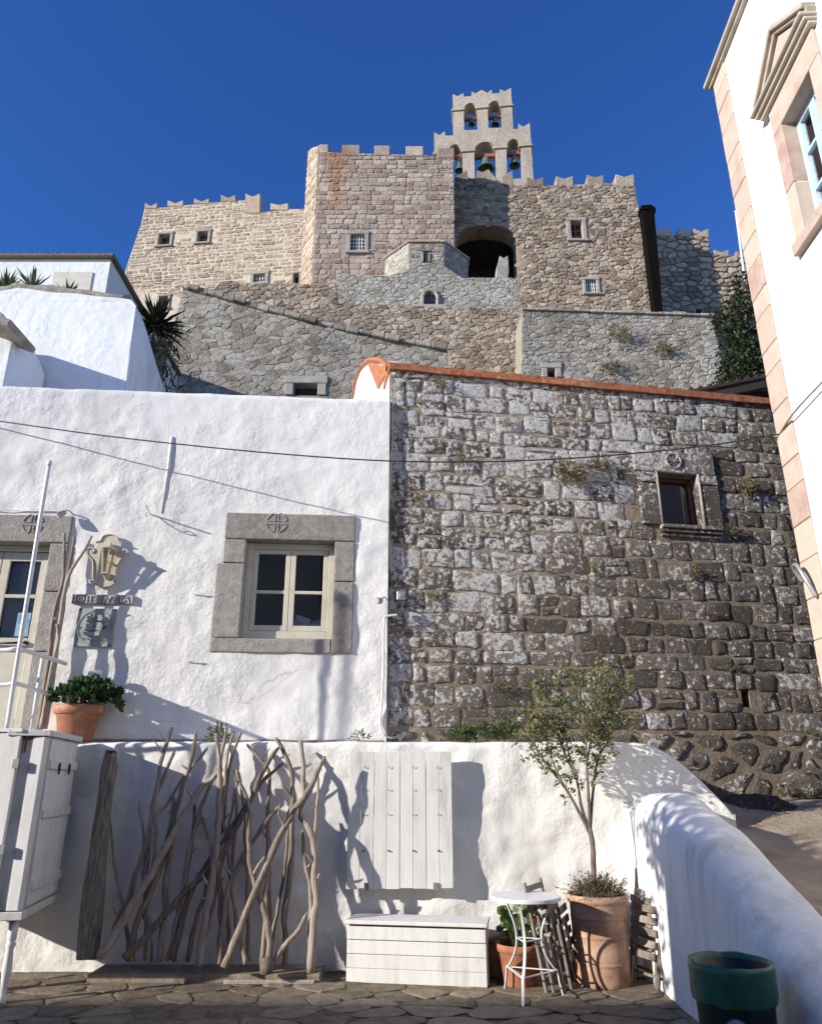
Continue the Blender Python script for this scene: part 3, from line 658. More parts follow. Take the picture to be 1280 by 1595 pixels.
t = castle('left_retaining_wall', 'large grey rubble retaining wall with sloping top behind the white roof', 'retaining wall', pl, slope + [(700, 690), (228, 690), (255, 575), (270, 505)], 1.5, grey_mo, grey_st, 'rubble', (.17, .23), (.26, .36), .008, (.006, .028), 81,
           [((457, 598, 495, 616), dict(frame=.28, sill=False))], vis=slope + [(699, 625), (246, 625), (255, 575), (270, 505)])
P = pl.uvs(slope)
for i in range(len(P) - 1):
    n = 4
    for k in range(n):
        a = (P[i][0] + (P[i + 1][0] - P[i][0]) * k / n, P[i][1] + (P[i + 1][1] - P[i][1]) * k / n); b = (P[i][0] + (P[i + 1][0] - P[i][0]) * (k + .96) / n, P[i][1] + (P[i + 1][1] - P[i][1]) * (k + .96) / n)
        MB().bar((a[0], a[1] + .05, -.3), (b[0], b[1] + .05, -.3), .14 + .04 * ((i + k) % 3), .85 + .06 * ((i * 3 + k) % 4), (0, 0, 1)).build('coping_stone', grey_st, t, bevel=.03)

# ------------------------------------------------------------------ white houses on the left
pl = Plane(at_y(172, 405, 16).x, 16, 0); zt = at_y(172, 403, 16).z
h = thing('upper_white_house', 'white house with a thin brown eave at the upper left', 'house', pl.m)
U = steps(-9, 0, .25); V = steps(4, zt, .25)
MB().span((-9, 4, -7), (0, zt - .01, -.01)).build('wall', plaster, h)
eave = simple('brown_eave_tiles', [(.06, .045, .03), (.14, .11, .075), (.2, .17, .12)], 12, .9, .6, 30, .02, .3)
MB().span((-9.1, zt - .01, -7.15), (.12, zt + .10, .12)).build('eave', eave, h, bevel=.03)
for k in range(46): MB().lathe([(0, 0), (.028, 0), (.028, .2), (0, .2)], 6, (0, 0, 0)).build('ridge_tile', eave, h, loc=(-9 + .2 * k, zt + .11, -.10)) if k > 20 else None
sh = MB(); a = pl.uv(140, 452); sh.span((a[0] - 1.0, a[1] - .4, -.02), (a[0], a[1] + .55, .02)); sh.build('shutter', paint_cream, h)
# lower battered block
Y0 = 12.5; fx = [(-40, 458), (28, 449), (120, 457), (203, 467), (211, 477), (191, 640), (-60, 640)]
fr = [at_y(x, y, Y0) for x, y in fx]; xr = fr[4].x
d = ray(254, 605); t_ = xr / d.x; bk = CAM + d * t_
h = thing('battered_white_block', 'worn white block with sloping shoulder and rounded dirty top behind the white roof', 'building', (xr, Y0, 0))
mb = MB(); n = len(fr)
vs = [Vector((p.x - xr, 0, p.z)) for p in fr] + [Vector((p.x - xr, 1.0, p.z - .05)) for p in fr[:4]]
b1 = Vector((bk.x - xr, bk.y - Y0, bk.z)); b2 = Vector((bk.x - xr, bk.y - Y0, 2)); b3 = Vector((fr[0].x - xr, bk.y - Y0, bk.z)); b4 = Vector((fr[0].x - xr, bk.y - Y0, 2))
bm = bmesh.new()
for v in vs + [b1, b2, b3, b4, Vector((fr[5].x - xr, 0, 2)), Vector((fr[6].x - xr, 0, 2))]: bm.verts.new(v)
bmesh.ops.convex_hull(bm, input=bm.verts[:])
bmesh.ops.subdivide_edges(bm, edges=bm.edges[:], cuts=5, use_grid_fill=True)
for v in bm.verts: v.co += Vector((noise.noise(v.co * 1.5), noise.noise(v.co * 1.5 + Vector((9, 0, 0))), noise.noise(v.co * 1.5 + Vector((0, 9, 0))))) * .035
me = bpy.data.meshes.new('block_wall'); bm.to_mesh(me); bm.free(); obj('block_wall', me, plaster_worn, h)
capm = simple('dirty_roof_crust', [(.16, .13, .10), (.30, .26, .21), (.42, .39, .34)], 5, .95, .8, 25, .03, 0)
cp = MB(); q = [at_y(x, y, Y0 + .12) - Vector((xr, Y0, 0)) for x, y in ((-40, 456), (10, 450), (28, 446), (120, 455), (196, 464))]
cp.tube(wavy([p + Vector((0, .12, -.03)) for p in q], 5), .16, 8, .15, random.Random(3)); cp.build('roof_crust', capm, h, smooth=True)
# pier with stone cap at the far left edge
p0 = at_y(24, 520, 11.2)
h = thing('white_pier', 'small white pier with a stone cap at the left picture edge', 'pier', (p0.x, 11.2, 0))
top_z = at_y(10, 482, 11.2).z; cz = at_y(30, 530, 11.2).z
mb = MB().prism([(-2.5, 3), (0, 3), (0, cz), (-.12, cz + .25), (-.35, top_z), (-2.5, top_z + .1)], -1.2, 0); mb.v = [(x, -z, y) for x, y, z in mb.v]
mb.build('pier_wall', plaster_worn, h, bevel=.08, segs=3)
MB().bar((-.55, -.25, cz + .24), (.30, -.25, cz - .10), .9, .11, (0, 0, 1)).build('cap_stone', capm, h, bevel=.03)

# dark tree, dark roof, agaves
leaf_dark = leaf_mat('dark_conifer_leaf', [(.012, .018, .008), (.03, .042, .016), (.06, .075, .028)])
leaf_green = leaf_mat('green_leaf', [(.03, .055, .015), (.07, .12, .03), (.13, .19, .05)])
leaf_olive = leaf_mat('olive_leaf', [(.05, .075, .022), (.11, .14, .042), (.19, .21, .07), (.27, .24, .10)])
leaf_dry = leaf_mat('dry_weed', [(.10, .06, .03), (.20, .13, .06), (.26, .20, .09), (.16, .17, .06)])
leaf_yellow = leaf_mat('yellow_green_weed', [(.09, .09, .03), (.17, .16, .05), (.25, .22, .08)])
leaf_thyme = leaf_mat('brownish_shrub_leaf', [(.035, .03, .016), (.075, .062, .03), (.13, .105, .05), (.10, .11, .045)])
bark = simple('bark', [(.08, .06, .045), (.16, .125, .095), (.23, .19, .15)], 12, .9, .6, 25, .01, 0, stretch=(2, 2, .6))
def blob_tree(name, label, cat, base, clumps, leaf, n, size, trunk_r, seed):
    rnd = random.Random(seed); t = thing(name, label, cat, base); base = Vector(base)
    tr = MB(); top = max(clumps, key=lambda c: c[0].z)[0] - base; cr = MB()
    tr.tube(wavy([(0, 0, 0), top * .35, top * .7, top], 5), [trunk_r * (1 - .8 * i / 15) for i in range(16)], 8)
    for c, r in clumps:
        c = c - base; tr.tube([Vector((top.x * c.z / top.z * .8, top.y * c.z / top.z, c.z * .8)), c], [trunk_r * .35, trunk_r * .1], 5)
        for k in range(int(n * r * r)):
            d = Vector((rnd.gauss(0, 1), rnd.gauss(0, 1), rnd.gauss(0, 1))).normalized(); q = c + Vector((d.x, d.y, d.z * .75)) * r * rnd.uniform(.45, 1.05) * (1 + .3 * noise.noise(d * 2.2 + c))
            cr.quad_leaf(q, size, rnd, .6, d)
    tr.build('trunk', bark, t); cr.build('crown', leaf, t); return t
YC = 21
cl = [(at_y(x, y, YC + dy), r) for x, y, r, dy in ((1160, 445, .5, 0), (1172, 465, .6, .3), (1150, 478, .45, -.2), (1168, 500, .7, 0), (1130, 505, .4, 0), (1143, 515, .45, -.3), (1180, 530, .8, .2), (1150, 548, .6, 0), (1165, 575, .8, 0), (1140, 580, .5, .2), (1195, 560, .8, .5), (1190, 590, .8, 0), (1150, 600, .7, 0), (1120, 496, .25, 0))]
blob_tree('conifer_tree', 'dark evergreen tree between the grey retaining wall and the right-hand house', 'tree', (at_y(1170, 600, YC).x, YC, 9), cl, leaf_dark, 1500, .13, .22, 4)
t = thing('lean_to_roof', 'dark brown corrugated lean-to roof above the red coping', 'roof', at_y(1200, 600, 11.5)); o0 = at_y(1200, 600, 11.5)
rm = simple('dark_brown_sheet', [(.02, .014, .011), (.05, .032, .024)], 3, .7, .2, 12, .02, 0)
pa, pb = at_y(1070, 608, 11.5) - o0, at_y(1260, 570, 11.5) - o0
n = 26
for k in range(n):
    f0, f1 = k / n, (k + 1) / n; q0, q1 = pa.lerp(pb, f0), pa.lerp(pb, f1)
    if k % 2: MB().bar(q0 + Vector((0, 0, .02)), q0 + Vector((0, 3, .5)), .05, .04).build('sheet_rib', rm, t)
mb = MB(); mb.v = [tuple(pa), tuple(pb), tuple(pb + Vector((0, 3, .5))), tuple(pa + Vector((0, 3, .5)))]; mb.v += [(x, y, z - .05) for x, y, z in mb.v]
mb.f = [(0, 1, 2, 3), (7, 6, 5, 4), (0, 4, 5, 1), (1, 5, 6, 2), (2, 6, 7, 3), (3, 7, 4, 0)]; mb.build('roof_sheet', rm, t)
MB().span((pa.x + .8, .3, -2.2), (pb.x + 1, .5, pa.z + .15)).build('back_wall', rm, t)
MB().bar(pa + Vector((.3, .05, -.12)), pb + Vector((0, .05, -.16)), .1, .12).build('fascia', rm, t)
agave_m = leaf_mat('agave_leaf', [(.02, .045, .02), (.06, .10, .04), (.12, .16, .07)])
def agave(name, label, loc, n, L, seed, m=None, spread=1.0):
    rnd = random.Random(seed); t = thing(name, label, 'plant', loc, 'spiky plants on the left roofs'); mb = MB()
    for k in range(n):
        a = rnd.uniform(0, 6.28); e = rnd.uniform(.15, 1.35) if spread == 1 else rnd.uniform(-.5, 1.4); l = L * rnd.uniform(.6, 1.05)
        d = Vector((math.cos(a) * math.cos(e), math.sin(a) * math.cos(e), math.sin(e))); s = d.cross(Vector((0, 0, 1))).normalized(); w = l * .055
        p1 = d * l * .5; p2 = d * l - Vector((0, 0, .12 * l * math.cos(e)))
        mb.add([s * w * .7, -s * w * .7, p1 - s * w, p1 + s * w, p2], [(0, 1, 2, 3), (3, 2, 4)])
    mb.build('leaf_rosette', m or agave_m, t); MB().tube([(0, 0, -.6), (0, 0, .1)], .06, 6).build('stem', bark, t); return t
ag = [(8, 448, 'spiky agave at the left picture edge above the worn block', .58), (50, 446, 'middle of the three spiky agaves above the worn block', .62), (105, 455, 'smallest agave nearest the house corner above the worn block', .42)]
for i, (x, y, lab, L) in enumerate(ag): agave('agave', lab, at_y(x, y + 6, 13.6), 46, L, i)
pc = at_y(243, 510, 17)
agave('yucca', 'dark bushy yucca between the worn white block and the grey retaining wall', pc, 170, 1.0, 9, leaf_dark, 2)
pc = at_y(247, 560, 17)
rnd = random.Random(8); sk = MB()
for k in range(900): sk.quad_leaf(pc * 0 + Vector((rnd.gauss(0, .28), rnd.gauss(0, .3), rnd.uniform(-2.2, 1.0))), .3, rnd, .12, Vector((0, 0, -.6)))
tt = thing('dry_leaf_skirt', 'dark hanging skirt of old leaves under the yucca', 'plant', pc); sk.build('skirt', leaf_dark, tt); MB().tube([(0, 0, -4), (0, 0, .6)], .18, 8).build('trunk', bark, tt)

# ------------------------------------------------------------------ stone house with red coping
tl = STONE.uv(607, 574); tr_ = STONE.uv(1200, 629); zc = (tl[1] + tr_[1]) / 2
sh_ = thing('stone_house', 'lichen-spotted stone house wall with red coping and one small brown window', 'stone house', STONE.m)
def srect(x0, y0, x1, y1):
    a, b, c, d = STONE.uv(x0, y1), STONE.uv(x1, y0), STONE.uv(x1, y1), STONE.uv(x0, y0)
    return rect((a[0] + d[0]) / 2, (a[1] + c[1]) / 2, (b[0] + c[0]) / 2, (b[1] + d[1]) / 2)
swin = srect(1025, 739, 1089, 818); slot = srect(1155, 1074, 1168, 1102)
zt = lambda u: tl[1] + (tr_[1] - tl[1]) * u / tr_[0]
out = [(0.0, .6), (9, .6), (9, zt(9)), (0, zt(0))]
MB().prism(out, -.55, 0, [swin, slot]).build('wall_core', near_mortar, sh_)
fz = 2.12
vis = [(0.005, fz), (6.6, fz), (6.6, zt(6.6) - .02), (.005, zt(0) - .02)]
u0, v0, u1, v1 = swin[0][0], swin[0][1], swin[1][0], swin[2][1]
hole2 = rect(u0 - .17, v0 - .05, u1 + .17, v1 + .19)
masonry(sh_, vis, near_stone, 'course', (.16, .265), (.15, .40), .013, (.003, .017), 101, [hole2, slot], jit=.028, rings=2, soft=.11, base=.0, smooth=True)
# rough footing: sparser field stones in wide mortar
masonry(sh_, rect(.005, .95, 6.6, fz), near_stone, 'rubble', (.20, .26), (.26, .36), .04, (.004, .022), 103, [slot], rings=2, soft=.3, smooth=True, name='footing_stone', nmax=120)
# window: carved surround, brown sash, pane, moulded sill
w = MB().span((u0 - .02, v0 - .02, -.50), (u1 + .02, v1 + .02, -.53)).build('window', dark_room, sh_)
for s, ua, ub in ((0, u0 - .27, u0 + .004), (1, u1 - .004, u1 + .27)):
    cut = v0 + (v1 - v0) * (.78 if s == 0 else .8)
    MB().span((ua, v0 - .02, -.3), (ub, cut - .006, .042)).build('jamb_stone', near_stone, w, bevel=.015, segs=2)
    MB().span((ua, cut + .006, -.3), (ub, v1 - .003, .045)).build('jamb_stone', near_stone, w, bevel=.015, segs=2)
for s in (0, 1):                       # round moulding along the inner edge
    x = u0 - .002 if s == 0 else u1 + .006
    MB().tube([(x, v0, .034), (x, v1, .034)], .018, 10).build('moulding', trachyte, w, smooth=True)
MB().span((u0 - .30, v1 + .003, -.3), (u1 + .26, v1 + .30, .04)).build('lintel', near_stone, w, bevel=.015, segs=2)
em = MB(); cu, cv = u0 + .25, v1 + .165
em.tube([(cu + .10 * math.cos(a * math.pi / 14), cv + .10 * math.sin(a * math.pi / 14), .046) for a in range(29)], .013, 6)
for a in (0, 45, 90, 135): em.tube([(cu - .08 * math.cos(R(a)), cv - .08 * math.sin(R(a)), .045), (cu + .08 * math.cos(R(a)), cv + .08 * math.sin(R(a)), .045)], .011, 6)
em.build('carved_rosette', near_stone, w)
for k, (dz, dd, hh) in enumerate(((0, .10, .05), (-.055, .075, .045), (-.105, .045, .035))):
    MB().span((u0 - .03, v0 - .02 + dz - hh, -.1), (u1 + .22, v0 - .02 + dz, dd)).build('sill_moulding', near_stone, w, bevel=.012, segs=2)
brown = simple('brown_window_paint', [(.12, .04, .018), (.22, .075, .03)], 8, .5, .2, 30, .003, 0)
sa = MB()
for a, b in (((u0, v0), (u0 + .055, v1)), ((u1 - .055, v0), (u1, v1)), ((u0, v0), (u1, v0 + .055)), ((u0, v1 - .055), (u1, v1))): sa.span((a[0], a[1], -.2), (b[0], b[1], -.14))
sa.build('sash', brown, w, bevel=.004)
MB().span((u0 + .05, v0 + .05, -.175), (u1 - .05, v1 - .05, -.17)).build('pane', glass, w)
MB().span((u0 + .05, v0 + .05, -.235), (u1 - .05, v1 - .05, -.23)).build('insect_screen', simple('grey_screen', [(.05, .05, .045), (.07, .068, .06)], 5, .8, 0, var=0), w)
MB().span((slot[0][0], slot[0][1], -.3), (slot[2][0], slot[2][1], -.32)).build('drain_slot', dark_room, sh_)
# coping: uneven red render along the top
cp = MB(); ns = 60
for k in range(ns + 1):
    u = -.02 + 9.0 * k / ns; z = zt(u); j = lambda q: noise.noise(Vector((u * 2, q, 0))) * .012
    cp.v += [(u, z - .025 + j(1), -.5), (u, z - .03 + j(1), .055 + j(2)), (u, z + .06 + j(3), .06 + j(4)), (u, z + .09 + j(5), .0), (u, z + .08 + j(6), -.5)]
for k in range(ns):
    for i in range(5): i2 = (i + 1) % 5; a = k * 5; cp.f.append((a + i, a + i2, a + 5 + i2, a + 5 + i))
cp.f.append((4, 3, 2, 1, 0)); cp.build('coping', red_coping, sh_, smooth=False)
# the white gable end that rises over the white house roof, edged with red
ge = Plane(STONE.o.x, STONE.o.y, 10 - 90); gm = STONE.m.inverted() @ ge.m
g0 = lambda px, py: ge.uv(px, py)
pts = ge.uvs([(606, 575), (598, 563), (585, 560), (574, 562), (563, 573), (556, 590), (551, 616), (545, 680), (606, 690)])
gw = MB().prism(pts, -.3, .0); gw.v = [tuple(gm @ Vector(v)) for v in gw.v]; gw.build('gable_end', plaster, sh_)
rp = MB().tube(wavy([(u, v, .01) for u, v in pts[:7]], 4), .045, 6, .1, random.Random(2)); rp.v = [tuple(gm @ Vector(v)) for v in rp.v]; rp.build('gable_coping', red_coping, sh_)
tv = ge.uvs([(572, 561), (603, 572), (604, 580), (590, 606)]); rv = MB().prism(tv, .0, .02); rv.v = [tuple(gm @ Vector(v)) for v in rv.v]; rv.build('gable_coping', red_coping, sh_)
MB().span((.3, 5.2, -4.5), (9, 5.6, -.56)).build('roof', plaster_worn, sh_)
# boulder at the foot of the wall
def boulder(name, label, loc, r, seed):
    bm = bmesh.new(); bmesh.ops.create_icosphere(bm, subdivisions=3, radius=1)
    for v in bm.verts:
        k = 1 + .35 * noise.noise(v.co * 1.3 + Vector((seed, 0, 0))) + .14 * noise.noise(v.co * 4 + Vector((0, seed, 0)))
        v.co = Vector((v.co.x * r[0], v.co.y * r[1], v.co.z * r[2])) * k
    me = bpy.data.meshes.new(name); bm.to_mesh(me); bm.free(); return tag(obj(name, me, near_stone, None, loc), label, 'boulder', None, 'thing')
p = at_y(1176, 1262, 8.35); boulder('boulder', 'big dark boulder lying at the foot of the stone house', (p.x, 8.45, p.z - .02), (.42, .38, .20), 2)
p = at_y(1250, 1222, 8.9); boulder('boulder', 'smaller boulder bedded in the wall foot beside the road', (p.x, 8.85, p.z), (.28, .25, .17), 5)

# ------------------------------------------------------------------ white house
hs = thing('white_house', 'whitewashed house front with a grey stone framed window and door', 'house', HOUSE.m)
def hrect(x0, y0, x1, y1):
    a, b, c, d = HOUSE.uv(x0, y1), HOUSE.uv(x1, y0), HOUSE.uv(x1, y1), HOUSE.uv(x0, y0)
    return ((a[0] + d[0]) / 2, (a[1] + c[1]) / 2, (b[0] + c[0]) / 2, (b[1] + d[1]) / 2)
HT = (HOUSE.uv(30, 600)[1] + HOUSE.uv(600, 622)[1]) / 2 - .03
wf = hrect(344, 801, 551.5, 1016); wo = hrect(379, 842, 519, 992)
dR = HOUSE.uv(113, 806)[0] * .5 + HOUSE.uv(78, 960)[0] * .5; dT = HOUSE.uv(60, 803)[1]; dRi = HOUSE.uv(80, 843)[0]; dTi = HOUSE.uv(40, 845)[1]
dR = max(dR, dRi + .2); dL = dRi - 1.15; dBot = 2.12
holes = [(wf[0] + .012, wf[1] + .012, wf[2] - .012, wf[3] - .012), (dL - .22, 1.9, dR - .012, dT - .012)]
us = steps(-6.6, -.0, .045, [h[0] for h in holes] + [h[2] for h in holes]); vs = steps(1.85, HT, .045, [h[1] for h in holes] + [h[3] for h in holes])
lumpy(us, vs, .026, 2.8, holes, 4, tops=.5).build('facade', plaster, hs, smooth=True)
MB().span((-6.6, HT - .02, -5), (-.02, HT + .005, -.45)).build('roof', plaster_worn, hs)
MB().span((-.32, 1.9, -.42), (-.004, HT - .05, -.035)).build('corner_pier', plaster, hs)
MB().span((-6.6, 1.9, -5), (-.3, HT - .1, -4.9)).build('rear_wall', plaster_worn, hs)
# window surround of tooled blocks
wd = MB().span((wo[0] - .05, wo[1] - .05, -1.0), (wo[2] + .05, wo[3] + .05, -1.03)).build('window', dark_room, hs)
def blk(u0, v0, u1, v1, par, d=.022, back=-.24, nm='surround_block'): return MB().span((u0, v0, back), (u1, v1, d)).build(nm, trachyte, par, bevel=.014, segs=2)
blk(wf[0] + .0, wo[3] + .003, wf[2], wf[3], wd, nm='lintel')
c1 = wo[3] - .28
blk(wf[0] + .0, c1 + .004, wo[0] - .002, wo[3] - .003, wd); blk(wf[0] - .06, wo[1] - .02, wo[0] - .002, c1 - .004, wd, .02)
blk(wo[2] + .002, wo[3] - .47 + .004, wf[2], wo[3] - .003, wd); blk(wo[2] + .002, wf[1] - .01, wf[2], wo[3] - .47 - .004, wd, .019)
blk(wf[0] - .06, wf[1] - .01, wo[2] - .002, wo[1] - .024, wd, .018, nm='sill')
def carved_cross(cu, cv, r, par):
    g = MB(); rr = .011
    for a0, a1 in ((15, 75), (105, 165), (195, 255), (285, 345)):
        g.tube([(cu + r * math.cos(R(a)), cv + r * math.sin(R(a)), .021) for a in [a0 + (a1 - a0) * k / 6 for k in range(7)]], rr, 6)
        m_ = (a0 + a1) / 2
        g.tube([(cu + r * math.cos(R(a0 - 5)) * .9, cv + r * math.sin(R(a0 - 5)) * .9, .021), (cu + r * .22 * math.cos(R(m_)), cv + r * .22 * math.sin(R(m_)), .021), (cu + r * math.cos(R(a1 + 5)) * .9, cv + r * math.sin(R(a1 + 5)) * .9, .021)], rr * .9, 6)
    return g.build('carved_cross', trachyte, par)
c = HOUSE.uv(431, 815); carved_cross(c[0], c[1], .115, wd)
def bars(par, name, rects, d0, d1, m, bev=.004):
    g = MB()
    for r in rects: g.span((r[0], r[1], d0), (r[2], r[3], d1))
    return g.build(name, m, par, bevel=bev)
a0, b0, a1, b1 = wo; t = .065
bars(wd, 'outer_frame', [(a0, b0, a0 + t, b1), (a1 - t, b0, a1, b1), (a0 + t, b1 - t, a1 - t, b1), (a0 + t, b0, a1 - t, b0 + .085)], -.21, -.13, paint_cream)
a0 += t; a1 -= t; b1 -= t; b0 += .085; mid = (a0 + a1) / 2
for s, (x0, x1) in enumerate(((a0 + .004, mid - .003), (mid + .003, a1 - .004))):
    q = .055; hm = b0 + (b1 - b0) * .47
    sash = bars(wd, 'sash', [(x0, b0 + .004, x0 + q, b1 - .004), (x1 - q, b0 + .004, x1, b1 - .004), (x0 + q, b1 - q, x1 - q, b1 - .004), (x0 + q, b0 + .004, x1 - q, b0 + q + .01), (x0 + q, hm - .018, x1 - q, hm + .018)], -.19, -.145, paint_cream)
    for y0, y1 in ((b0 + q + .01, hm - .018), (hm + .018, b1 - q)): MB().span((x0 + q - .004, y0 - .004, -.172), (x1 - q + .004, y1 + .004, -.168)).build('pane', glass, sash)
room(wd, a0 - .12, b0 - .1, a1 + .1, b1 + .1, -.26, -.95)
shelf = MB().span((a0, b0 - .06, -.55), (a1, b0 - .02, -.22)).build('inner_sill', paint_cream, wd)
# things on the inner window sill
c0 = HOUSE.pt(mid + .13, b0 - .02, -.33)
t1 = thing('white_box', 'white tilted card box behind the lower right window pane', 'box', Matrix.Translation(c0) @ Matrix.Rotation(R(4.5), 4, 'Z'))
MB().box((0, 0, .11), (.17, .09, .22), Matrix.Rotation(R(18), 3, 'Y')).build('box_body', metal_white, t1, bevel=.004); MB().box((-.03, -.047, .12), (.10, .004, .09), Matrix.Rotation(R(18), 3, 'Y')).build('label_card', paint_cream, t1)
t1 = thing('white_bowl', 'white bowl lying on its side beside the card box inside the window', 'bowl', Matrix.Translation(HOUSE.pt(mid + .30, b0 + .07, -.30)) @ Matrix.Rotation(R(65), 4, 'X') @ Matrix.Rotation(R(-25), 4, 'Y'))
MB().lathe([(0, -.05), (.05, -.045), (.10, 0), (.105, .01), (.095, .005), (.045, -.035), (0, -.04)], 24).build('bowl_body', metal_white, t1, smooth=True); MB().lathe([(.03, -.062), (.035, -.06), (.035, -.045), (.03, -.045)], 16).build('foot_ring', metal_white, t1)
# door
dr = MB().span((dL - .1, dBot - .1, -1.0), (dRi + .05, dTi + .05, -1.03)).build('door', dark_room, hs)
blk(dL - .23, dTi + .003, dR, dT, dr, nm='lintel')
hh = [dBot - .12, dBot + .75, dTi - .55, dTi - .003]
for i in range(3): blk(dRi + .002, hh[i] + .004, dR, hh[i + 1] - .004, dr, .018 + .002 * i, nm='jamb_block')
blk(dL - .23, dBot - .22, dR + .02, dBot - .126, dr, .05, nm='threshold')
c = HOUSE.uv(52, 817); carved_cross(c[0], c[1], .11, dr)
room(dr, dL - .1, dBot - .1, dRi + .02, dTi + .02, -.30, -.95)
q = .085; x1 = dRi - .05; x0 = x1 - .50
bars(dr, 'outer_frame', [(dRi - .05, dBot - .1, dRi, dTi), (dL, dTi - .06, dRi - .05, dTi)], -.24, -.13, paint_cream)
hy = dBot + .78; hz = dTi - .07
lf = bars(dr, 'leaf', [(x0, dBot - .1, x0 + q, hz), (x1 - q, dBot - .1, x1, hz), (x0 + q, hz - .1, x1 - q, hz), (x0 + q, hy, x1 - q, hy + .14), (x0 + q, dBot - .1, x1 - q, dBot + .08), (x0 + q, (hy + hz) / 2 + .03, x1 - q, (hy + hz) / 2 + .07)], -.21, -.16, paint_cream)
bars(lf, 'lower_panel', [(x0 + q - .004, dBot + .076, x1 - q + .004, hy + .004)], -.195, -.18, paint_cream)
for y0, y1 in ((hy + .14, (hy + hz) / 2 + .03), ((hy + hz) / 2 + .07, hz - .1)): bars(lf, 'pane', [(x0 + q - .004, y0 - .004, x1 - q + .004, y1 + .004)], -.189, -.184, glass, 0)
bars(lf, 'curtain', [(x0 + q, hy + .14, x1 - q, hz - .1)], -.235, -.228, simple('cream_curtain', [(.55, .51, .43), (.68, .64, .55)], 8, .9, .3, 12, .02, 0, stretch=(6, 6, .3)), 0)
hd = MB().tube([(x0 + .05, hy + .07, -.13), (x1 - .09, hy + .085, -.12)], .012, 8); hd.tube([(x0 + .05, hy + .07, -.16), (x0 + .05, hy + .07, -.12)], .022, 10); hd.tube([(x1 - .09, hy + .085, -.16), (x1 - .09, hy + .085, -.11)], .02, 10); hd.build('handle', black, lf, smooth=True)
st_ = MB().span((x1 - q - .16, hy + .16, -.182), (x1 - q - .02, hy + .42, -.18)).build('sticker', simple('blue_sticker', [(.10, .25, .42), (.25, .42, .55), (.55, .6, .6)], 9, .5, 0, var=0), lf)
lf2 = bars(dr, 'leaf', [(x0 - .01 - q, dBot - .1, x0 - .01, hz), (x0 - .52, hz - .1, x0 - .01 - q, hz), (x0 - .52, hy, x0 - .01 - q, hy + .14), (x0 - .52, dBot - .1, x0 - .01 - q, dBot + .08)], -.21, -.16, paint_cream)
bars(lf2, 'lower_panel', [(x0 - .52, dBot + .076, x0 - .01 - q + .004, hy + .004)], -.195, -.18, paint_cream)
bars(lf2, 'pane', [(x0 - .52, hy + .136, x0 - .01 - q + .004, hz - .096)], -.189, -.184, glass, 0)
MB().tube([(x0 - .05, hy + .075, -.16), (x0 - .05, hy + .075, -.10)], .022, 10).build('knob', black, lf2, smooth=True)
jn = MB(); P_ = [(u, 1.978 + .008 * noise.noise(Vector((u * 3, 0, 0))), .022) for u in steps(-6.4, -.02, .07)]  # brown strip drawn for the shadow gap and peeling along the house base
jn.tube(P_, [.013 * (1 + .7 * noise.noise(Vector((q[0] * 6, 2, 0)))) for q in P_], 6); jn.build('base_gap_strip', near_mortar, hs)
# plaster seam ridges on the house front
sm = MB(); a = HOUSE.uv(268, 680); b = HOUSE.uv(252, 800); sm.tube([(a[0], a[1], .008), ((a[0] + b[0]) / 2 + .005, (a[1] + b[1]) / 2, .012), (b[0], b[1], .008)], .011, 6, .15, random.Random(1)); sm.build('plaster_ridge', plaster, hs, smooth=True)

# ------------------------------------------------------------------ low white wall with ledge, parapet
gw = thing('low_white_wall', 'rough whitewashed low wall carrying the ledge behind the driftwood', 'wall', LOW.m)
X1 = 3.05
def wall_top(u): return 1.95 if u < 2.22 else 1.95 - .62 * (max(0, u - 2.22) / .8) ** 1.6
us = steps(-6.6, X1, .04); n_v = 52; mb = MB(); o = Vector((3, 7, 1))
for j in range(n_v + 5):
    for u in us:
        t = wall_top(u) + .015 * noise.noise(Vector((u * 2.5, 3, 0)))
        if j <= n_v: v = -.08 + (t - .035 + .08) * j / n_v; d = 0
        else: k = j - n_v; v = t - .035 + (.018, .032, .036, .036)[k - 1]; d = (-.012, -.04, -.10, -1.9)[k - 1]
        if d > -.2:
            d += noise.fractal(Vector((u * 2.6, v * 2.6, 0)) + o, .75, 2.1, 5) * .026 + noise.noise(Vector((u * 1.1, v * 1.1, 4))) * .024
        mb.v.append((u, v, d))
for j in range(n_v + 4):
    for i in range(len(us) - 1): a = j * len(us) + i; mb.f.append((a, a + 1, a + len(us) + 1, a + len(us)))
mb.build('wall_face', plaster_rough, gw, smooth=True)
e = MB(); e.v = [(X1, -.1, 0), (X1, -.1, -1.9), (X1, wall_top(X1), -1.9), (X1, wall_top(X1), 0)]; e.f = [(0, 1, 2, 3)]; e.build('wall_end', plaster_rough, gw)
pp = thing('ramp_parapet', 'smooth white rounded parapet sloping down toward the street on the right', 'parapet', (2.3, 7.6, 0))
mb = MB(); prof_y = steps(-5.4, .05, .06); m_ = 17
def ptop(y): return 1.50 if y > 6.9 else (1.50 - (6.9 - y) * .30 if y > 6.0 else max(.02, 1.23 - (6.0 - y) * .40))
for y in prof_y:
    Y = 7.6 + y; z = ptop(Y) - .02 * math.sin((Y - 3) * 1.7); w = .27
    for k in range(m_):
        if k < 5: p = (-w - .03 * (1 - k / 4), -.05 + (z - .2 + .05) * k / 4)
        elif k > 11: p = (w + .05 * ((k - 12) / 4), (z - .2) + (-.05 - z + .2) * (k - 12) / 4)
        else: a = math.pi * (1 - (k - 4) / 8); p = (w * math.cos(a), z - .2 + .2 * math.sin(a))
        q = Vector((p[0], Y, p[1])); nz = noise.fractal(q * 1.6, .9, 2, 3) * .014
        mb.v.append((p[0] + nz, y, p[1] + nz * .6))
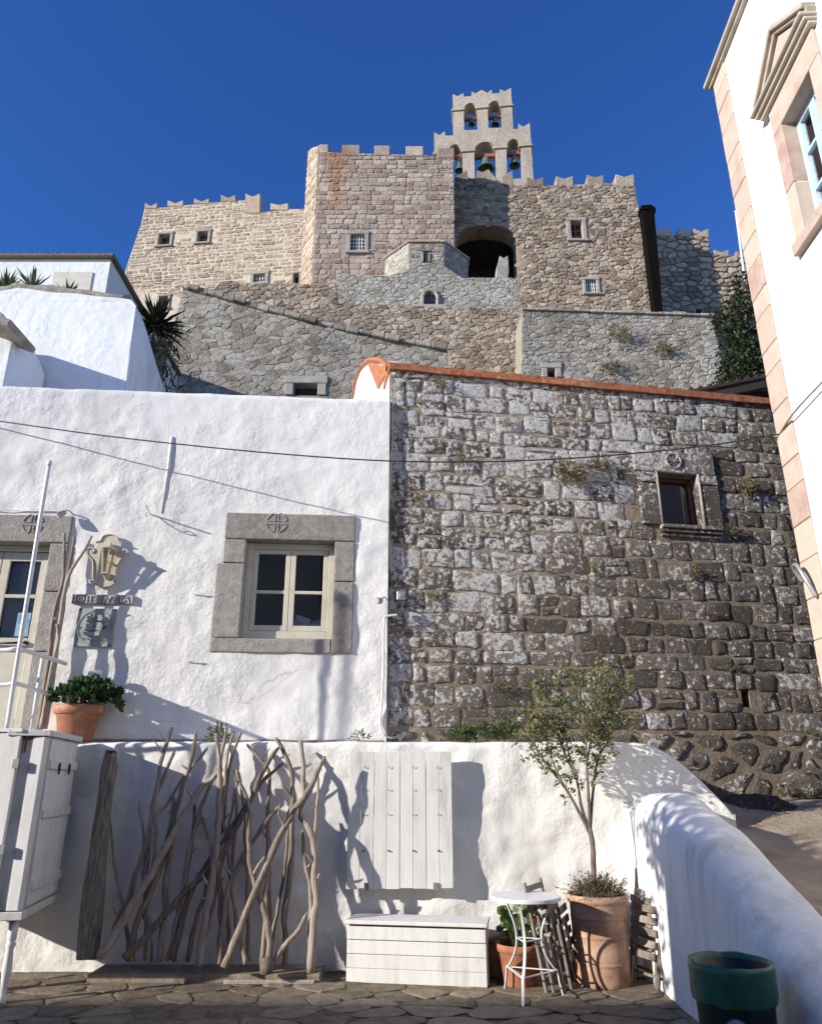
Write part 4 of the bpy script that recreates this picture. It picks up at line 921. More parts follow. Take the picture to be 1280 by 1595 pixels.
for j in range(len(prof_y) - 1):
    for k in range(m_ - 1): a = j * m_ + k; mb.f.append((a, a + m_, a + m_ + 1, a + 1))
mb.f.append(tuple(range(m_)))
mb.build('parapet_body', plaster_mat('streaked_white_plaster', (.77, .77, .76), .4, 1.0), pp, smooth=True)

# ------------------------------------------------------------------ right-hand house
c3 = hit(1200, 600, (0, 6.85, 0), (0, 1, 0)); RH = Plane(c3.x, 6.85, -92.3)
rh = thing('right_white_house', 'bright white house with pink stone corner blocks and pedimented window on the right', 'house', RH.m)
zt_ = RH.uv(1112, 135)[1]
qw = .315
def rrect(p00, p10, p11, p01): return RH.uvs([p00, p10, p11, p01])
wu0, wu1, wv0, wv1, sur = 1.03, 1.97, 6.25, 7.99, .17
wi = rect(wu0 + sur, wv0 + .12, wu1 - sur, wv1 - .30)
MB().prism([(.02, -.2), (6.2, -.2), (6.2, zt_), (.02, zt_)], -.4, 0, [wi]).build('wall', plaster_smooth, rh)
MB().span((.02, -.2, -4.5), (6.2, zt_ - .01, -4.1)).build('rear_wall', plaster_smooth, rh)
MB().span((.02, -.2, -4.1), (.4, zt_ - .02, -.41)).build('end_wall', plaster_smooth, rh)
MB().span((.02, zt_ + .003, -4.5), (6.2, zt_ + .05, -.41)).build('roof', plaster_smooth, rh)
pinks = simple('pink_cream_stone', [(.38, .24, .20), (.47, .36, .29), (.53, .44, .35), (.46, .34, .29)], 5, .8, .35, 18, .01, .5, spec=.25)
z = .2; k = 0; rnd = random.Random(12)
while z < zt_ - .1:
    hgt = min(rnd.uniform(.24, .44), zt_ - .02 - z); sk_ = .10
    w_ = qw + .05 * (k % 2) * 0
    b = MB(); b.prism([(-.025, z + .003), (w_, z + .003 + sk_ * 0), (w_, z + hgt - .003), (-.025, z + hgt - .003)], -.42, .022 + .003 * (k % 2)); b.build('quoin', pinks, rh, bevel=.006); z += hgt; k += 1
cornice = simple('cornice_stone', [(.30, .25, .19), (.44, .38, .30), (.52, .46, .38)], 5, .85, .4, 25, .01, .2, spec=.2)
for d0, d1, zz, hh_ in ((-.45, .05, .0, .04), (-.45, .10, .04, .05)): MB().span((-.06 - d1 * .6, zt_ + zz + .003, d0), (6.2, zt_ + zz + hh_, d1)).build('eave_moulding', cornice, rh, bevel=.008)
# window: surround blocks, deep reveal, pediment, blue sashes and lace
wp = MB().span((wi[0][0] + .006, wi[0][1] + .006, -.20), (wi[1][0] - .006, wi[2][1] - .008, -.22)).build('window', simple('lace_curtain', [(.55, .55, .53), (.72, .72, .70)], 20, .9, .5, 30, .02, 0, stretch=(6, 6, 1)), rh)
for ua, ub in ((wu0, wi[0][0] + .004), (wi[1][0] - .004, wu1)):
    MB().span((ua, wv0 + .1245, -.25), (ub, (wv0 + wv1) / 2 - .15, .03)).build('jamb_block', pinks, wp, bevel=.006); MB().span((ua, (wv0 + wv1) / 2 - .144, -.25), (ub, wv1 - .3055, .032)).build('jamb_block', pinks, wp, bevel=.006)
MB().span((wu0 - .02, wv0, -.25), (wu1 + .02, wv0 + .124, .07)).build('sill', pinks, wp, bevel=.006)
MB().span((wu0 - .0, wv1 - .305, -.25), (wu1, wv1, .035)).build('lintel', pinks, wp, bevel=.006)
for k, (dz, dd) in enumerate(((.003, .10), (.05, .15), (.10, .20))): MB().span((wu0 - .05 - dd * .4, wv1 + dz * .8, -.05), (wu1 + .02 + dd * .3, wv1 + dz * .8 + .036, dd * .8)).build('pediment_base', cornice, wp, bevel=.008)
uc = (wu0 + wu1) / 2; apex = wv1 + .56
MB().prism([(wu0 - .02, wv1 + .15), (wu1 + .02, wv1 + .15), (uc, apex - .06)], 0, .05).build('pediment_field', pinks, wp)
for s in (-1, 1):
    e0 = uc + s * ((wu1 - wu0) / 2 + .08)
    for k, (off, dd) in enumerate(((0, .09), (.045, .13))): MB().bar((e0, wv1 + .14 + off, dd / 2), (uc - s * .005, apex + off, dd / 2), .05, dd, (0, 0, 1)).build('raking_moulding', cornice, wp, bevel=.006)
blue = simple('pale_blue_paint', [(.36, .47, .55), (.46, .57, .64)], 8, .5, .15, 30, .003, 0)
x0, y0, x1, y1 = wi[0][0], wi[0][1], wi[1][0], wi[2][1]; xm = (x0 + x1) / 2
bars(wp, 'sash', [(x0, y0, x0 + .07, y1), (x1 - .07, y0, x1, y1), (xm - .05, y0, xm + .05, y1), (x0 + .07, y0, xm - .05, y0 + .07), (xm + .05, y0, x1 - .07, y0 + .07), (x0 + .07, y1 - .07, xm - .05, y1), (xm + .05, y1 - .07, x1 - .07, y1)] +
     [(xa, y0 + (y1 - y0) * f - .018, xb, y0 + (y1 - y0) * f + .018) for f in (.33, .66) for xa, xb in ((x0 + .07, xm - .05), (xm + .05, x1 - .07))], -.17, -.11, blue)
MB().span((x0 + .05, y0 + .05, -.145), (x1 - .05, y1 - .05, -.14)).build('pane', glass, wp)
# bent grey pipe bracket on the corner blocks
a = RH.uv(1252, 890); b = RH.uv(1278, 910)
MB().tube(wavy([RH.pt(a[0], a[1] - .1, .03), RH.pt(a[0] + .02, a[1] + .02, .10), RH.pt(a[0] + .12, a[1] + .03, .12), RH.pt(a[0] + .2, a[1] - .12, .1), RH.pt(a[0] + .22, a[1] - .3, .04)], 6), .02, 8).build('cable_loop', metal_grey, smooth=True)
tag(bpy.data.objects['cable_loop'], 'bent grey conduit loop fixed to the pink corner blocks', 'conduit', None, 'thing')

# ------------------------------------------------------------------ house across the street (behind the viewer): its shade lies over the foreground
oh = thing('opposite_house', 'tall white house across the street behind the viewer', 'house', (0, -4.2, 0))
MB().span((-30, -6, 0), (9, 0, 8.12)).build('wall', plaster_smooth, oh); MB().span((-30.1, -6.1, 8.12), (9.1, .04, 8.2)).build('cornice', cornice, oh)
for i in range(7):
    for zz in (1.2, 3.9, 6.3):
        w = MB().span((-12.6 + 3 * i, -.02, zz), (-11.6 + 3 * i, .012, zz + 1.4)).build('window', dark_room, oh)
        bars(w, 'shutter', [(0, 0, 1, 1)], 0, .01, paint_cream) if 0 else MB().span((-12.66 + 3 * i, .0, zz - .08), (-11.54 + 3 * i, .06, zz)).build('sill', cornice, w)

ln_h = thing('unseen_shade_wall', 'added unseen white wall beside the viewer, shading the ramp parapet', 'wall', (-4.3, 0, 0))  # added unseen wall, sized to keep the parapet and bin in shade
MB().span((-.45, -3.9, 0), (0, 3.4, 3.45)).build('wall', plaster_smooth, ln_h); MB().span((-.5, -3.95, 3.45), (.05, 3.45, 3.53)).build('coping', cornice, ln_h)
ro_ = random.Random(6)  # added unseen leaf clumps that break the sun into dapples on the parapet
ol = [(Vector((-4.25 + ro_.uniform(-.2, .25), .6 + 3.1 * k / 21, 3.45 + ro_.uniform(-.1, .6))), ro_.uniform(.32, .5)) for k in range(22)] + [(Vector((-4.05, 3.7, 2.2)), .3), (Vector((-4.05, 3.75, 2.8)), .32)]
leaf_ol = leaf_mat('dapple_leaf', [(.03, .055, .015), (.07, .12, .03), (.12, .17, .05)])
blob_tree('dapple_foliage', 'added unseen foliage above the shading wall, dappling the ramp parapet', 'shrub', (-4.0, 3.65, 0), ol, leaf_ol, 560, .13, .07, 19)

# ------------------------------------------------------------------ white shuttered cabinets at the left
cb = thing('white_cabinet', 'white shuttered cabinet on turned legs at the left end of the low wall', 'cabinet', (-3.03, 6.5, 0))
zb, ztp = .60, 1.97; yaw_ = math.atan2(-.16, .97)            # its right side runs back to the wall
Rz = Matrix.Rotation(0, 3, 'Z')
dirb = Vector((-.165, .985, 0)); side_n = Vector((.985, .165, 0))
def cbox(s0, s1, z0, z1, n0, n1, name, m, par, bev=.004):       # box on the cabinet's right side: along, height, outward
    q = MB(); pts = []
    for z in (z0, z1):
        for s in (s0, s1):
            for n in (n0, n1): p = dirb * s + side_n * n; pts.append((p.x, p.y, z))
    q.add(pts, [(0, 1, 3, 2), (4, 6, 7, 5), (0, 4, 5, 1), (2, 3, 7, 6), (0, 2, 6, 4), (1, 5, 7, 3)]); return q.build(name, m, par, bevel=bev)
body = MB(); bp = [Vector((-1.3, 0, 0)), Vector((0, 0, 0)), dirb * 1.03, Vector((-1.3, 1.03, 0))]
body.prism([(p.x, p.y) for p in bp], zb + .04, ztp - .03); body.build('body', paint_white, cb, bevel=.006)
for k in range(3):                                        # front boards
    x = -.10 - .36 * k; MB().span((x - .352, -.022, zb + .08), (x, -.001, ztp - .06)).build('front_board', paint_white, cb, bevel=.004)
MB().span((-.095, -.03, zb + .045), (-.0, -.0015, ztp - .035)).build('corner_post', paint_white, cb, bevel=.005)
cbox(-.035, 1.06, ztp - .028, ztp + .02, -.3, .035, 'top_rail', paint_white, cb); cbox(-.03, 1.05, zb - .02, zb + .038, -.3, .03, 'bottom_rail', paint_white, cb)
MB().span((-1.3, -.035, ztp - .028), (-.06, .3, ztp + .018)).build('top_rail', paint_white, cb, bevel=.004); MB().span((-1.3, -.033, zb - .02), (-.06, .3, zb + .036)).build('bottom_rail', paint_white, cb, bevel=.004)
shu = cbox(.10, .975, zb + .06, ztp - .05, .001, .006, 'shutter', paint_white, cb)
for k in range(6): cbox(.102 + .145 * k, .243 + .145 * k, zb + .06, ztp - .05, .007, .022, 'plank', paint_white, shu, .003)
for zz in (ztp - .25, (zb + ztp) / 2 + .05, zb + .2): cbox(.105, .97, zz - .035, zz + .035, .023, .042, 'batten', paint_white, shu)
for s in (.33, .66):
    p = dirb * s + side_n * .05; rg = MB().tube([p + dirb * (.02 * math.cos(a * math.pi / 6)) + Vector((0, 0, ztp - .28 + .045 * math.sin(a * math.pi / 6))) for a in range(13)], .006, 6); rg.build('ring_pull', black, shu)
lg = MB().lathe([(.0, zb), (.035, zb), (.035, zb - .16), (.028, zb - .18), (.04, zb - .2), (.026, zb - .23), (.036, zb - .36), (.024, zb - .5), (.02, zb - .54), (.034, zb - .555), (.03, zb - .6), (0, zb - .6)], 14, (-.06, .07, 0)); lg.build('leg', paint_white, cb, smooth=True)
lg = MB().lathe([(.0, zb), (.035, zb), (.035, 0.0), (0, 0.0)], 10, (-1.1, .07, 0)); lg.build('leg', paint_white, cb)
for s in (.0,): MB().span((-.16, -.034, ztp - .16), (-.145, -.022, ztp - .02)).build('hinge', rust_metal, cb)
c2 = thing('second_white_cabinet', 'white cabinet cut by the left picture edge, beside the shuttered one', 'cabinet', (-3.215, 6.47, 0))
MB().span((-1.2, -.035, zb + .02), (0, .0, ztp)).build('door_panel', paint_white, c2, bevel=.006); MB().span((-1.2, -.05, ztp), (.01, -.002, ztp + .03)).build('top_rail', paint_white, c2, bevel=.004)
for zz in (ztp - .28, zb + .45): MB().span((-.02, -.06, zz), (.028, -.034, zz + .07)).build('hinge', metal_grey, c2)

# railing and flagpole on the landing above the cabinets
def px_tube(pts, y, r, seg=10, smooth=5): return MB().tube(wavy([at_y(a, b, c) if c else at_y(a, b, y) for a, b, c in pts], smooth), r, seg)
rl = thing('white_railing', 'white tubular handrail on the landing in front of the door', 'railing', at_y(48, 1140, 7.0)); ro = at_y(48, 1140, 7.0)
def rel(mb, o): mb.v = [tuple(Vector(v) - o) for v in mb.v]; return mb
rel(px_tube([(-90, 1008, 6.9), (0, 1013, 6.9), (28, 1011, 6.9), (60, 1020, 7.15), (85, 1028, 7.5), (102, 1034, 7.85)], 7, .021), ro).build('top_rail', metal_white, rl, smooth=True)
rel(px_tube([(-90, 1068, 6.9), (0, 1067, 6.9), (25, 1065, 6.9), (50, 1073, 7.15), (70, 1079, 7.5), (88, 1082, 7.85)], 7, .019), ro).build('lower_rail', metal_white, rl, smooth=True)
rel(px_tube([(66, 1026, 7.25), (48, 1143, 7.25)], 7, .018, 10, 1), ro).build('post', metal_white, rl, smooth=True)
rel(px_tube([(-60, 1010, 6.9), (-80, 1143, 6.9)], 7, .018, 10, 1), ro).build('post', metal_white, rl, smooth=True)
fp = thing('flagpole', 'slim white pole rising beside the handrail in front of the door', 'pole', at_y(10, 1138, 6.88)); fo_ = at_y(10, 1138, 6.88)
rel(px_tube([(10, 1140, 6.88), (30, 1010, 6.88), (76, 726, 6.88)], 7, .02, 10, 4), fo_).build('shaft', metal_white, fp, smooth=True)
tp_ = at_y(77, 722, 6.88) - fo_; MB().lathe([(0, .035), (.02, .03), (.027, .01), (.027, -.02), (.02, -.03), (0, -.03)], 12, tp_).build('finial', metal_white, fp, smooth=True)

# ------------------------------------------------------------------ driftwood
def lean(px, py, off=0.0):          # the slanting sheet in which the sticks lean
    return hit(px, py, (0, 7.50 - off, 2.0), (0, 1, -.13))
z2d = lambda L: [(x / 3.048 + 120, y / 3.048 + 1110) for x, y in L]
STK = [  # zoomed photo outline of each stick from its tip down, thickness, how far forward it stands, label
 ([(455, 70), (400, 240), (365, 440), (320, 640), (250, 860), (190, 1000), (165, 1090)], 13, .02, 'dark driftwood stick with a high knobbly tip at the left of the pile'),
 ([(465, 180), (410, 300), (375, 400), (350, 520), (338, 640), (320, 800), (330, 1000), (325, 1180)], 12, .00, 'dark driftwood stick just right of the one with the knobbly tip'),
 ([(568, 92), (540, 230), (505, 340), (470, 460), (455, 600), (425, 760), (415, 940), (390, 1185)], 14, .05, 'tall straight stick with a pale sunlit tip in the left bundle'),
 ([(620, 165), (520, 290), (430, 430), (385, 480), (370, 640), (350, 780), (345, 950), (340, 1185)], 10, .01, 'thin forked stick bending left above the dark bundle'),
 ([(690, 265), (640, 320), (600, 345), (520, 470), (430, 620), (340, 790), (210, 1000), (108, 1165)], 18, .12, 'thick dark stick leaning from the lower left corner of the pile'),
 ([(660, 100), (675, 230), (675, 400), (665, 560), (655, 700), (625, 860), (600, 1040), (572, 1208)], 16, .15, 'pale upright stick in the middle of the pile with its foot in the sun'),
 ([(705, 70), (690, 170), (660, 280), (590, 450), (540, 620), (500, 830), (470, 1000), (430, 1180)], 11, .03, 'slim stick whose tip stands highest left of the middle'),
 ([(745, 95), (715, 200), (705, 320), (692, 480), (705, 600), (730, 800), (760, 1010), (800, 1195)], 10, .02, 'thin dark stick curving right at its foot behind the middle'),
 ([(780, 95), (745, 190), (712, 330), (700, 480), (665, 620), (620, 800), (570, 980), (520, 1185)], 10, .00, 'thin stick just behind the twin tips right of the middle'),
 ([(945, 120), (1000, 230), (1025, 350), (1020, 520), (1015, 700), (990, 940), (985, 1205)], 14, .06, 'dark bent stick with its tip hooked to the left'),
 ([(958, 165), (880, 280), (820, 420), (740, 580), (680, 680), (600, 770), (480, 890), (330, 1060), (228, 1165)], 15, .10, 'long pale diagonal stick crossing the whole pile to the lower left'),
 ([(980, 240), (880, 330), (760, 500), (680, 625), (610, 730), (540, 860), (450, 1175)], 12, .05, 'dark diagonal stick just under the long pale one'),
 ([(1172, 208), (1110, 350), (1025, 475), (930, 660), (850, 850), (770, 1030), (700, 1212)], 17, .19, 'most prominent pale stick slanting from the upper right to the front'),
 ([(1060, 130), (1075, 270), (1072, 420), (1065, 490), (1115, 580), (1130, 760), (1130, 960), (1102, 1236)], 16, .14, 'pale stick at the right end with a sharp bend at mid height'),
 ([(1145, 300), (1137, 430), (1130, 600), (1110, 800), (1112, 1000), (1110, 1200)], 10, .00, 'dark rightmost stick behind the bent pale one'),
 ([(1068, 560), (1080, 720), (1105, 800), (1110, 960), (1104, 1200)], 12, .08, 'short pale stick tucked beside the right-end one'),
 ([(755, 270), (800, 400), (820, 500), (820, 680), (840, 800), (890, 940), (910, 1080), (902, 1200)], 13, .16, 'wavy pale stick ending in a round knob at the front'),
 ([(970, 440), (920, 490), (850, 590), (770, 720), (720, 830), (690, 1000), (676, 1195)], 14, .09, 'stick with a blunt sawn tip curving down to the left'),
 ([(805, 150), (870, 220), (912, 290), (908, 450), (905, 700), (898, 900), (880, 1190)], 11, .00, 'thin stick with its tip bent to the upper left'),
 ([(1098, 950), (1050, 1030), (1000, 1090), (932, 1185)], 12, .13, 'short stick lying low on the slab at the right'),
 ([(588, 490), (630, 600), (660, 720), (682, 900), (690, 1195)], 12, .00, 'dark stick starting at mid height behind the middle'),
 ([(1010, 440), (1000, 560), (985, 760), (945, 960), (925, 1100), (900, 1190)], 9, .02, 'slender dark stick behind the hooked one'),
 ([(460, 400), (440, 560), (400, 720), (330, 900), (270, 1040), (262, 1185)], 14, .04, 'stout dark stick starting low in the left bundle')]
rx = random.Random(41); ORD = ['first', 'second', 'third', 'fourth', 'fifth', 'sixth', 'seventh', 'eighth', 'ninth', 'tenth', 'eleventh']
for k in range(7):
    x0 = 250 + 115 * k + rx.uniform(-25, 25); x1 = x0 + rx.choice((-1, 1)) * rx.uniform(20, 150) + 60; y0 = rx.uniform(230, 520)
    STK.append(([(x1, y0), (x1 * .7 + x0 * .3 + rx.uniform(-18, 18), y0 + (1185 - y0) * .33), (x1 * .35 + x0 * .65 + rx.uniform(-18, 18), y0 + (1185 - y0) * .68), (x0, 1185)], rx.uniform(8, 11), -.02, ORD[k] + ' from the left of the thin dark sticks at the back of the driftwood pile'))
rnd = random.Random(77)
for L, th, off, lab in STK:
    P = wavy([lean(x, y, off) for x, y in z2d(L)], 5)
    for i, p in enumerate(P):
        p.z = max(p.z, .095)
        p += Vector((noise.noise(p * 8) * .018, noise.noise(p * 8 + Vector((5, 0, 0))) * .012, 0))
    base = P[-1].copy(); n = len(P); r = th / 3.048 * .5 * 6.9 / F * 1.85
    rr = [r * (.72 + .5 * i / n) * (1 + .30 * noise.noise(Vector((i * .55, th, off * 50)))) for i in range(n)]; rr[0] *= .6
    t = thing('driftwood_stick', lab, 'driftwood', base, 'driftwood sticks leaning on the low wall')
    MB().tube([p - base for p in P], rr, 9, .07, rnd).build('stick', wood_old, t, smooth=True)
    for q in range(rnd.randint(1, 3)):
        k = rnd.randint(2, n - 6); d = Vector((rnd.choice((-1, 1)) * rnd.uniform(.3, .8), -.25, rnd.uniform(.3, 1))).normalized(); l = r * rnd.choice((2, 2.5, 4, 7))
        MB().tube([P[k] - base, P[k] - base + d * l * .6, P[k] - base + d * l + Vector((rnd.uniform(-.3, .3) * l, 0, .1 * l))], [rr[k] * .62, rr[k] * .45, rr[k] * .2], 6, .1, rnd).build('twig_stub', wood_old, t)
    if 'knob' in lab and 'round' in lab: MB().lathe([(0, -.07), (.05, -.06), (.062, 0), (.045, .05), (0, .07)], 10, (0, -.01, .0)).build('knob', wood_old, t, smooth=True)
sb = thing('stone_slab', 'long thin stone slab under the driftwood sticks', 'slab', (-1.9, 7.3, .0))
a, b = at_z(155, 1503, .09), at_z(495, 1523, .09)
MB().bar(Vector((a.x + 1.9, .10, .06)), Vector((b.x + 1.9, .0, .06)), .55, .085, (0, 0, 1)).build('slab_body', trachyte, sb, bevel=.012, segs=2) if 0 else MB().span((a.x + 1.9, -.12, .0), (b.x + 1.9, .25, .07)).build('slab_body', simple('sandy_slab', [(.15, .115, .085), (.25, .20, .15), (.33, .27, .21)], 14, .9, .7, 50, .01, 0), sb, bevel=.012, segs=2)
MB().span((.35, -.155, .0), (b.x + 1.86, -.124, .035)).build('lower_slip', trachyte, sb, bevel=.008)
# weathered post at the left
po = thing('old_wooden_post', 'wide weathered grey timber leaning on the wall left of the driftwood', 'post', lean(140, 1492, .05)); oo = lean(140, 1492, .05)
cl_ = [lean(x, y, .02) - oo for x, y in z2d([(160, 190), (135, 400), (105, 640), (75, 900), (52, 1170)])]; cl_ = wavy(cl_, 10); mb = MB(); sg = 18
for i, p in enumerate(cl_):
    for k in range(sg):
        a = 2 * math.pi * k / sg; c_, s_ = math.cos(a), math.sin(a); w = (.062 + .03 * i / len(cl_)) * min(1, .55 + .12 * i) * (1 + .18 * noise.noise(Vector((p.z * 2.2, 3, 0))))
        q = 1 + .34 * noise.noise(Vector((c_ * 1.8, s_ * 1.8, p.z * 1.2))) + .16 * noise.noise(Vector((c_ * 7, s_ * 7, p.z * .8)))
        mb.v.append((p.x + w * q * math.copysign(abs(c_) ** .6, c_), p.y + .055 * q * math.copysign(abs(s_) ** .6, s_), max(p.z + (.07 * noise.noise(Vector((c_ * 2.5, s_ * 2.5, 4))) if i == 0 else 0), -oo.z + .01)))
for i in range(len(cl_) - 1):
    for k in range(sg): k2 = (k + 1) % sg; mb.f.append((i * sg + k, i * sg + k2, (i + 1) * sg + k2, (i + 1) * sg + k))
mb.f += [tuple(range(sg)), tuple((len(cl_) - 1) * sg + k for k in range(sg))[::-1]]; mb.build('timber', wood_post, po, smooth=True)
for zz in (1.55, 1.25): MB().tube(wavy([(.10, -.06, zz - .1), (.05, -.09, zz), (.0, -.085, zz - .03)], 4), .003, 5).build('wire', metal_grey, po)
# sticks beside the door
Z7d = lambda L: [(x / 3.19, y / 3.19 + 700) for x, y in L]
DS = [([(320, 415), (318, 560), (312, 660), (275, 790), (258, 900), (250, 1000), (225, 1160), (190, 1390)], .10, .027, 'driftwood branch leaning on the door jamb with an upright tip'),
      ([(370, 435), (350, 560), (325, 680), (312, 800), (285, 950), (265, 1060), (240, 1200), (205, 1390)], .16, .026, 'driftwood branch with a pale forked tip between door and lamp'),
      ([(456, 430), (420, 500), (380, 560), (345, 620), (318, 720), (300, 850), (280, 1000), (255, 1180), (222, 1390)], .22, .024, 'dark-tipped driftwood branch reaching toward the wall lamp'),
      ([(281, 868), (290, 950), (262, 1060), (240, 1180), (205, 1385)], .24, .02, 'short driftwood branch at the foot of the door jamb')]
for L, d, r, lab in DS:
    P = []
    for x, y in wavy([(x, y, 0) for x, y in Z7d(L)], 5) and [(v.x, v.y) for v in wavy([(x, y, 0) for x, y in Z7d(L)], 5)]:
        u, v = HOUSE.uv(x, y, d); P.append(HOUSE.pt(u, v, d))
    base = P[-1].copy(); t = thing('driftwood_branch', lab, 'driftwood', base, 'driftwood branches beside the door')
    n = len(P); MB().tube([p - base for p in P], [r * (.55 + .6 * i / n) * (1 + .1 * noise.noise(Vector((i * .6, d * 40, 0)))) for i in range(n)], 9, .06, rnd).build('stick', wood_old, t, smooth=True)
    MB().tube([P[n // 2] - base, P[n // 2] - base + Vector((.03, -.02, .05))], [r * .5, r * .25], 6).build('twig_stub', wood_old, t)

# ------------------------------------------------------------------ board with hooks on the low wall
PB = Plane(0, 7.47, 0); c = [PB.uv(543, 1170), PB.uv(702, 1171), PB.uv(707, 1384), PB.uv(540, 1387)]
ul, ur, vb, vt = (c[0][0] + c[3][0]) / 2, (c[1][0] + c[2][0]) / 2, (c[2][1] + c[3][1]) / 2, (c[0][1] + c[1][1]) / 2
bd = thing('hook_board', 'white board of eight upright planks with hooks hung on the low wall', 'board', PB.m)
n = 8; w = (ur - ul) / n
for k in range(n): MB().span((ul + w * k + .002, vb + .004 * ((k * 5) % 3), -.012), (ul + w * (k + 1) - .002, vt - .003 * ((k * 7) % 3), .012 + .002 * (k % 2))).build('plank', paint_white, bd, bevel=.003)
for zz in (vb + .2, vt - .2): MB().span((ul + .05, zz - .04, -.05), (ur - .05, zz + .04, -.0125)).build('batten', paint_white, bd)
for r_, fy in enumerate((.875, .705, .525, .27)):
    for k in range(4):
        u = ul + (ur - ul) * (.155 + .235 * k); v = vb + (vt - vb) * fy
        if r_ < 3: MB().tube([(u, v, .012), (u, v, .026), (u, v + .001, .029), (u + .001, v + .014, .030)], .0026, 6).build('hook', black, bd)
        else: MB().tube([(u, v, .012), (u + .008, v - .004, .028)], .007, 6).build('hook', black, bd)
for u in (ul + (ur - ul) * .19, ul + (ur - ul) * .83): MB().span((u - .02, vb - .005, .014), (u + .025, vb + .055, .03)).build('bracket', metal_grey, bd, bevel=.003)

# ------------------------------------------------------------------ storage bench
A, B = at_z(538, 1532, 0), at_z(760, 1541, 0); ang = math.atan2(B.y - A.y, B.x - A.x); Lb = (B - A).length
bn = thing('storage_bench', 'white slatted storage bench standing under the hook board', 'bench', Matrix.Translation(A) @ Matrix.Rotation(ang, 4, 'Z'))
hb, db = .47, .34
MB().span((.02, .025, .01), (Lb - .02, db - .02, hb - .04)).build('carcass', simple('bench_gap', [(.06, .055, .05), (.1, .095, .085)], 5, .9, 0, var=0), bn)
for k in range(4): MB().span((.004, .0, .006 + .104 * k + .002 * k), (Lb - .004, .022, .006 + .104 * (k + 1))).build('front_slat', paint_white, bn, bevel=.004)
for k in range(3): MB().span((.0, .024 + .105 * k, .006), (.018, .024 + .105 * (k + 1) - .006, hb - .035)).build('side_board', paint_white, bn, bevel=.004); MB().span((Lb - .018, .024 + .105 * k, .006), (Lb, .024 + .105 * (k + 1) - .006, hb - .035)).build('side_board', paint_white, bn, bevel=.004)
MB().span((-.012, -.02, hb - .03), (Lb + .012, db + .01, hb)).build('lid', paint_white, bn, bevel=.005)

# ------------------------------------------------------------------ bistro table
tb = thing('bistro_table', 'small round white metal bistro table with three bowed legs', 'table', (.93, 6.78, 0)); rt = .285; ht = .715
MB().lathe([(0, ht), (rt - .006, ht), (rt, ht - .004), (rt, ht - .026), (rt - .004, ht - .03), (rt - .012, ht - .028), (rt - .014, ht - .012), (0, ht - .012)], 48).build('table_top', metal_white, tb)
legs = [R(250), R(10), R(130)]
for a in legs:
    d = Vector((math.cos(a), math.sin(a), 0)); P = [d * r_ + Vector((0, 0, z_)) for r_, z_ in ((.25, ht - .028), (.20, .62), (.135, .50), (.115, .40), (.135, .30), (.20, .20), (.235, .17), (.245, .10), (.27, .0))]
    l_ = MB(); W_2 = wavy(P, 4)
    for i in range(len(W_2) - 1): l_.bar(W_2[i], W_2[i + 1], .007, .020, d.cross(Vector((0, 0, 1))))
    l_.build('leg', metal_white, tb)
for i in range(3):
    a, b = legs[i], legs[(i + 1) % 3]; p, q = Vector((math.cos(a) * .225, math.sin(a) * .225, .175)), Vector((math.cos(b) * .225, math.sin(b) * .225, .175)); MB().bar(p, q, .02, .006).build('stretcher', metal_white, tb)
    p, q = Vector((math.cos(a) * .118, math.sin(a) * .118, .40)), Vector((math.cos(b) * .118, math.sin(b) * .118, .40)); MB().bar(p, q, .018, .005).build('upper_brace', metal_white, tb)

# ------------------------------------------------------------------ pots and plants
def pot(par, prof, mat, seg=36, soil=None):
    MB().lathe(prof, seg).build('pot', mat, par, smooth=True)
    if soil: MB().lathe([(0, soil[1] + .01), (soil[0] * .6, soil[1] + .015), (soil[0], soil[1])], seg).build('soil', simple('potting_soil', [(.02, .014, .01), (.05, .036, .025)], 20, .95, .8, 60, .01, 0), par)
urnp = [(0, 0), (.205, 0), (.215, .012), (.217, .05), (.2185, .15), (.2185, .162), (.2215, .166), (.2215, .178), (.2185, .182), (.219, .2), (.222, .35), (.222, .362), (.2255, .366), (.2255, .382), (.222, .386), (.2225, .40), (.2265, .49), (.2265, .502), (.2295, .506), (.2295, .52), (.2265, .524), (.227, .54), (.229, .61), (.235, .62), (.25, .635), (.255, .65), (.255, .675), (.245, .685), (.225, .68), (.215, .65), (.21, .60)]
U0 = Vector((1.60, 7.18, 0))
ur_ = thing('tall_terracotta_urn', 'tall straight terracotta urn with bands holding the small tree', 'urn', U0); pot(ur_, [(r * 1.03, z * .99) for r, z in urnp], terra_old, 44, (.215, .62))
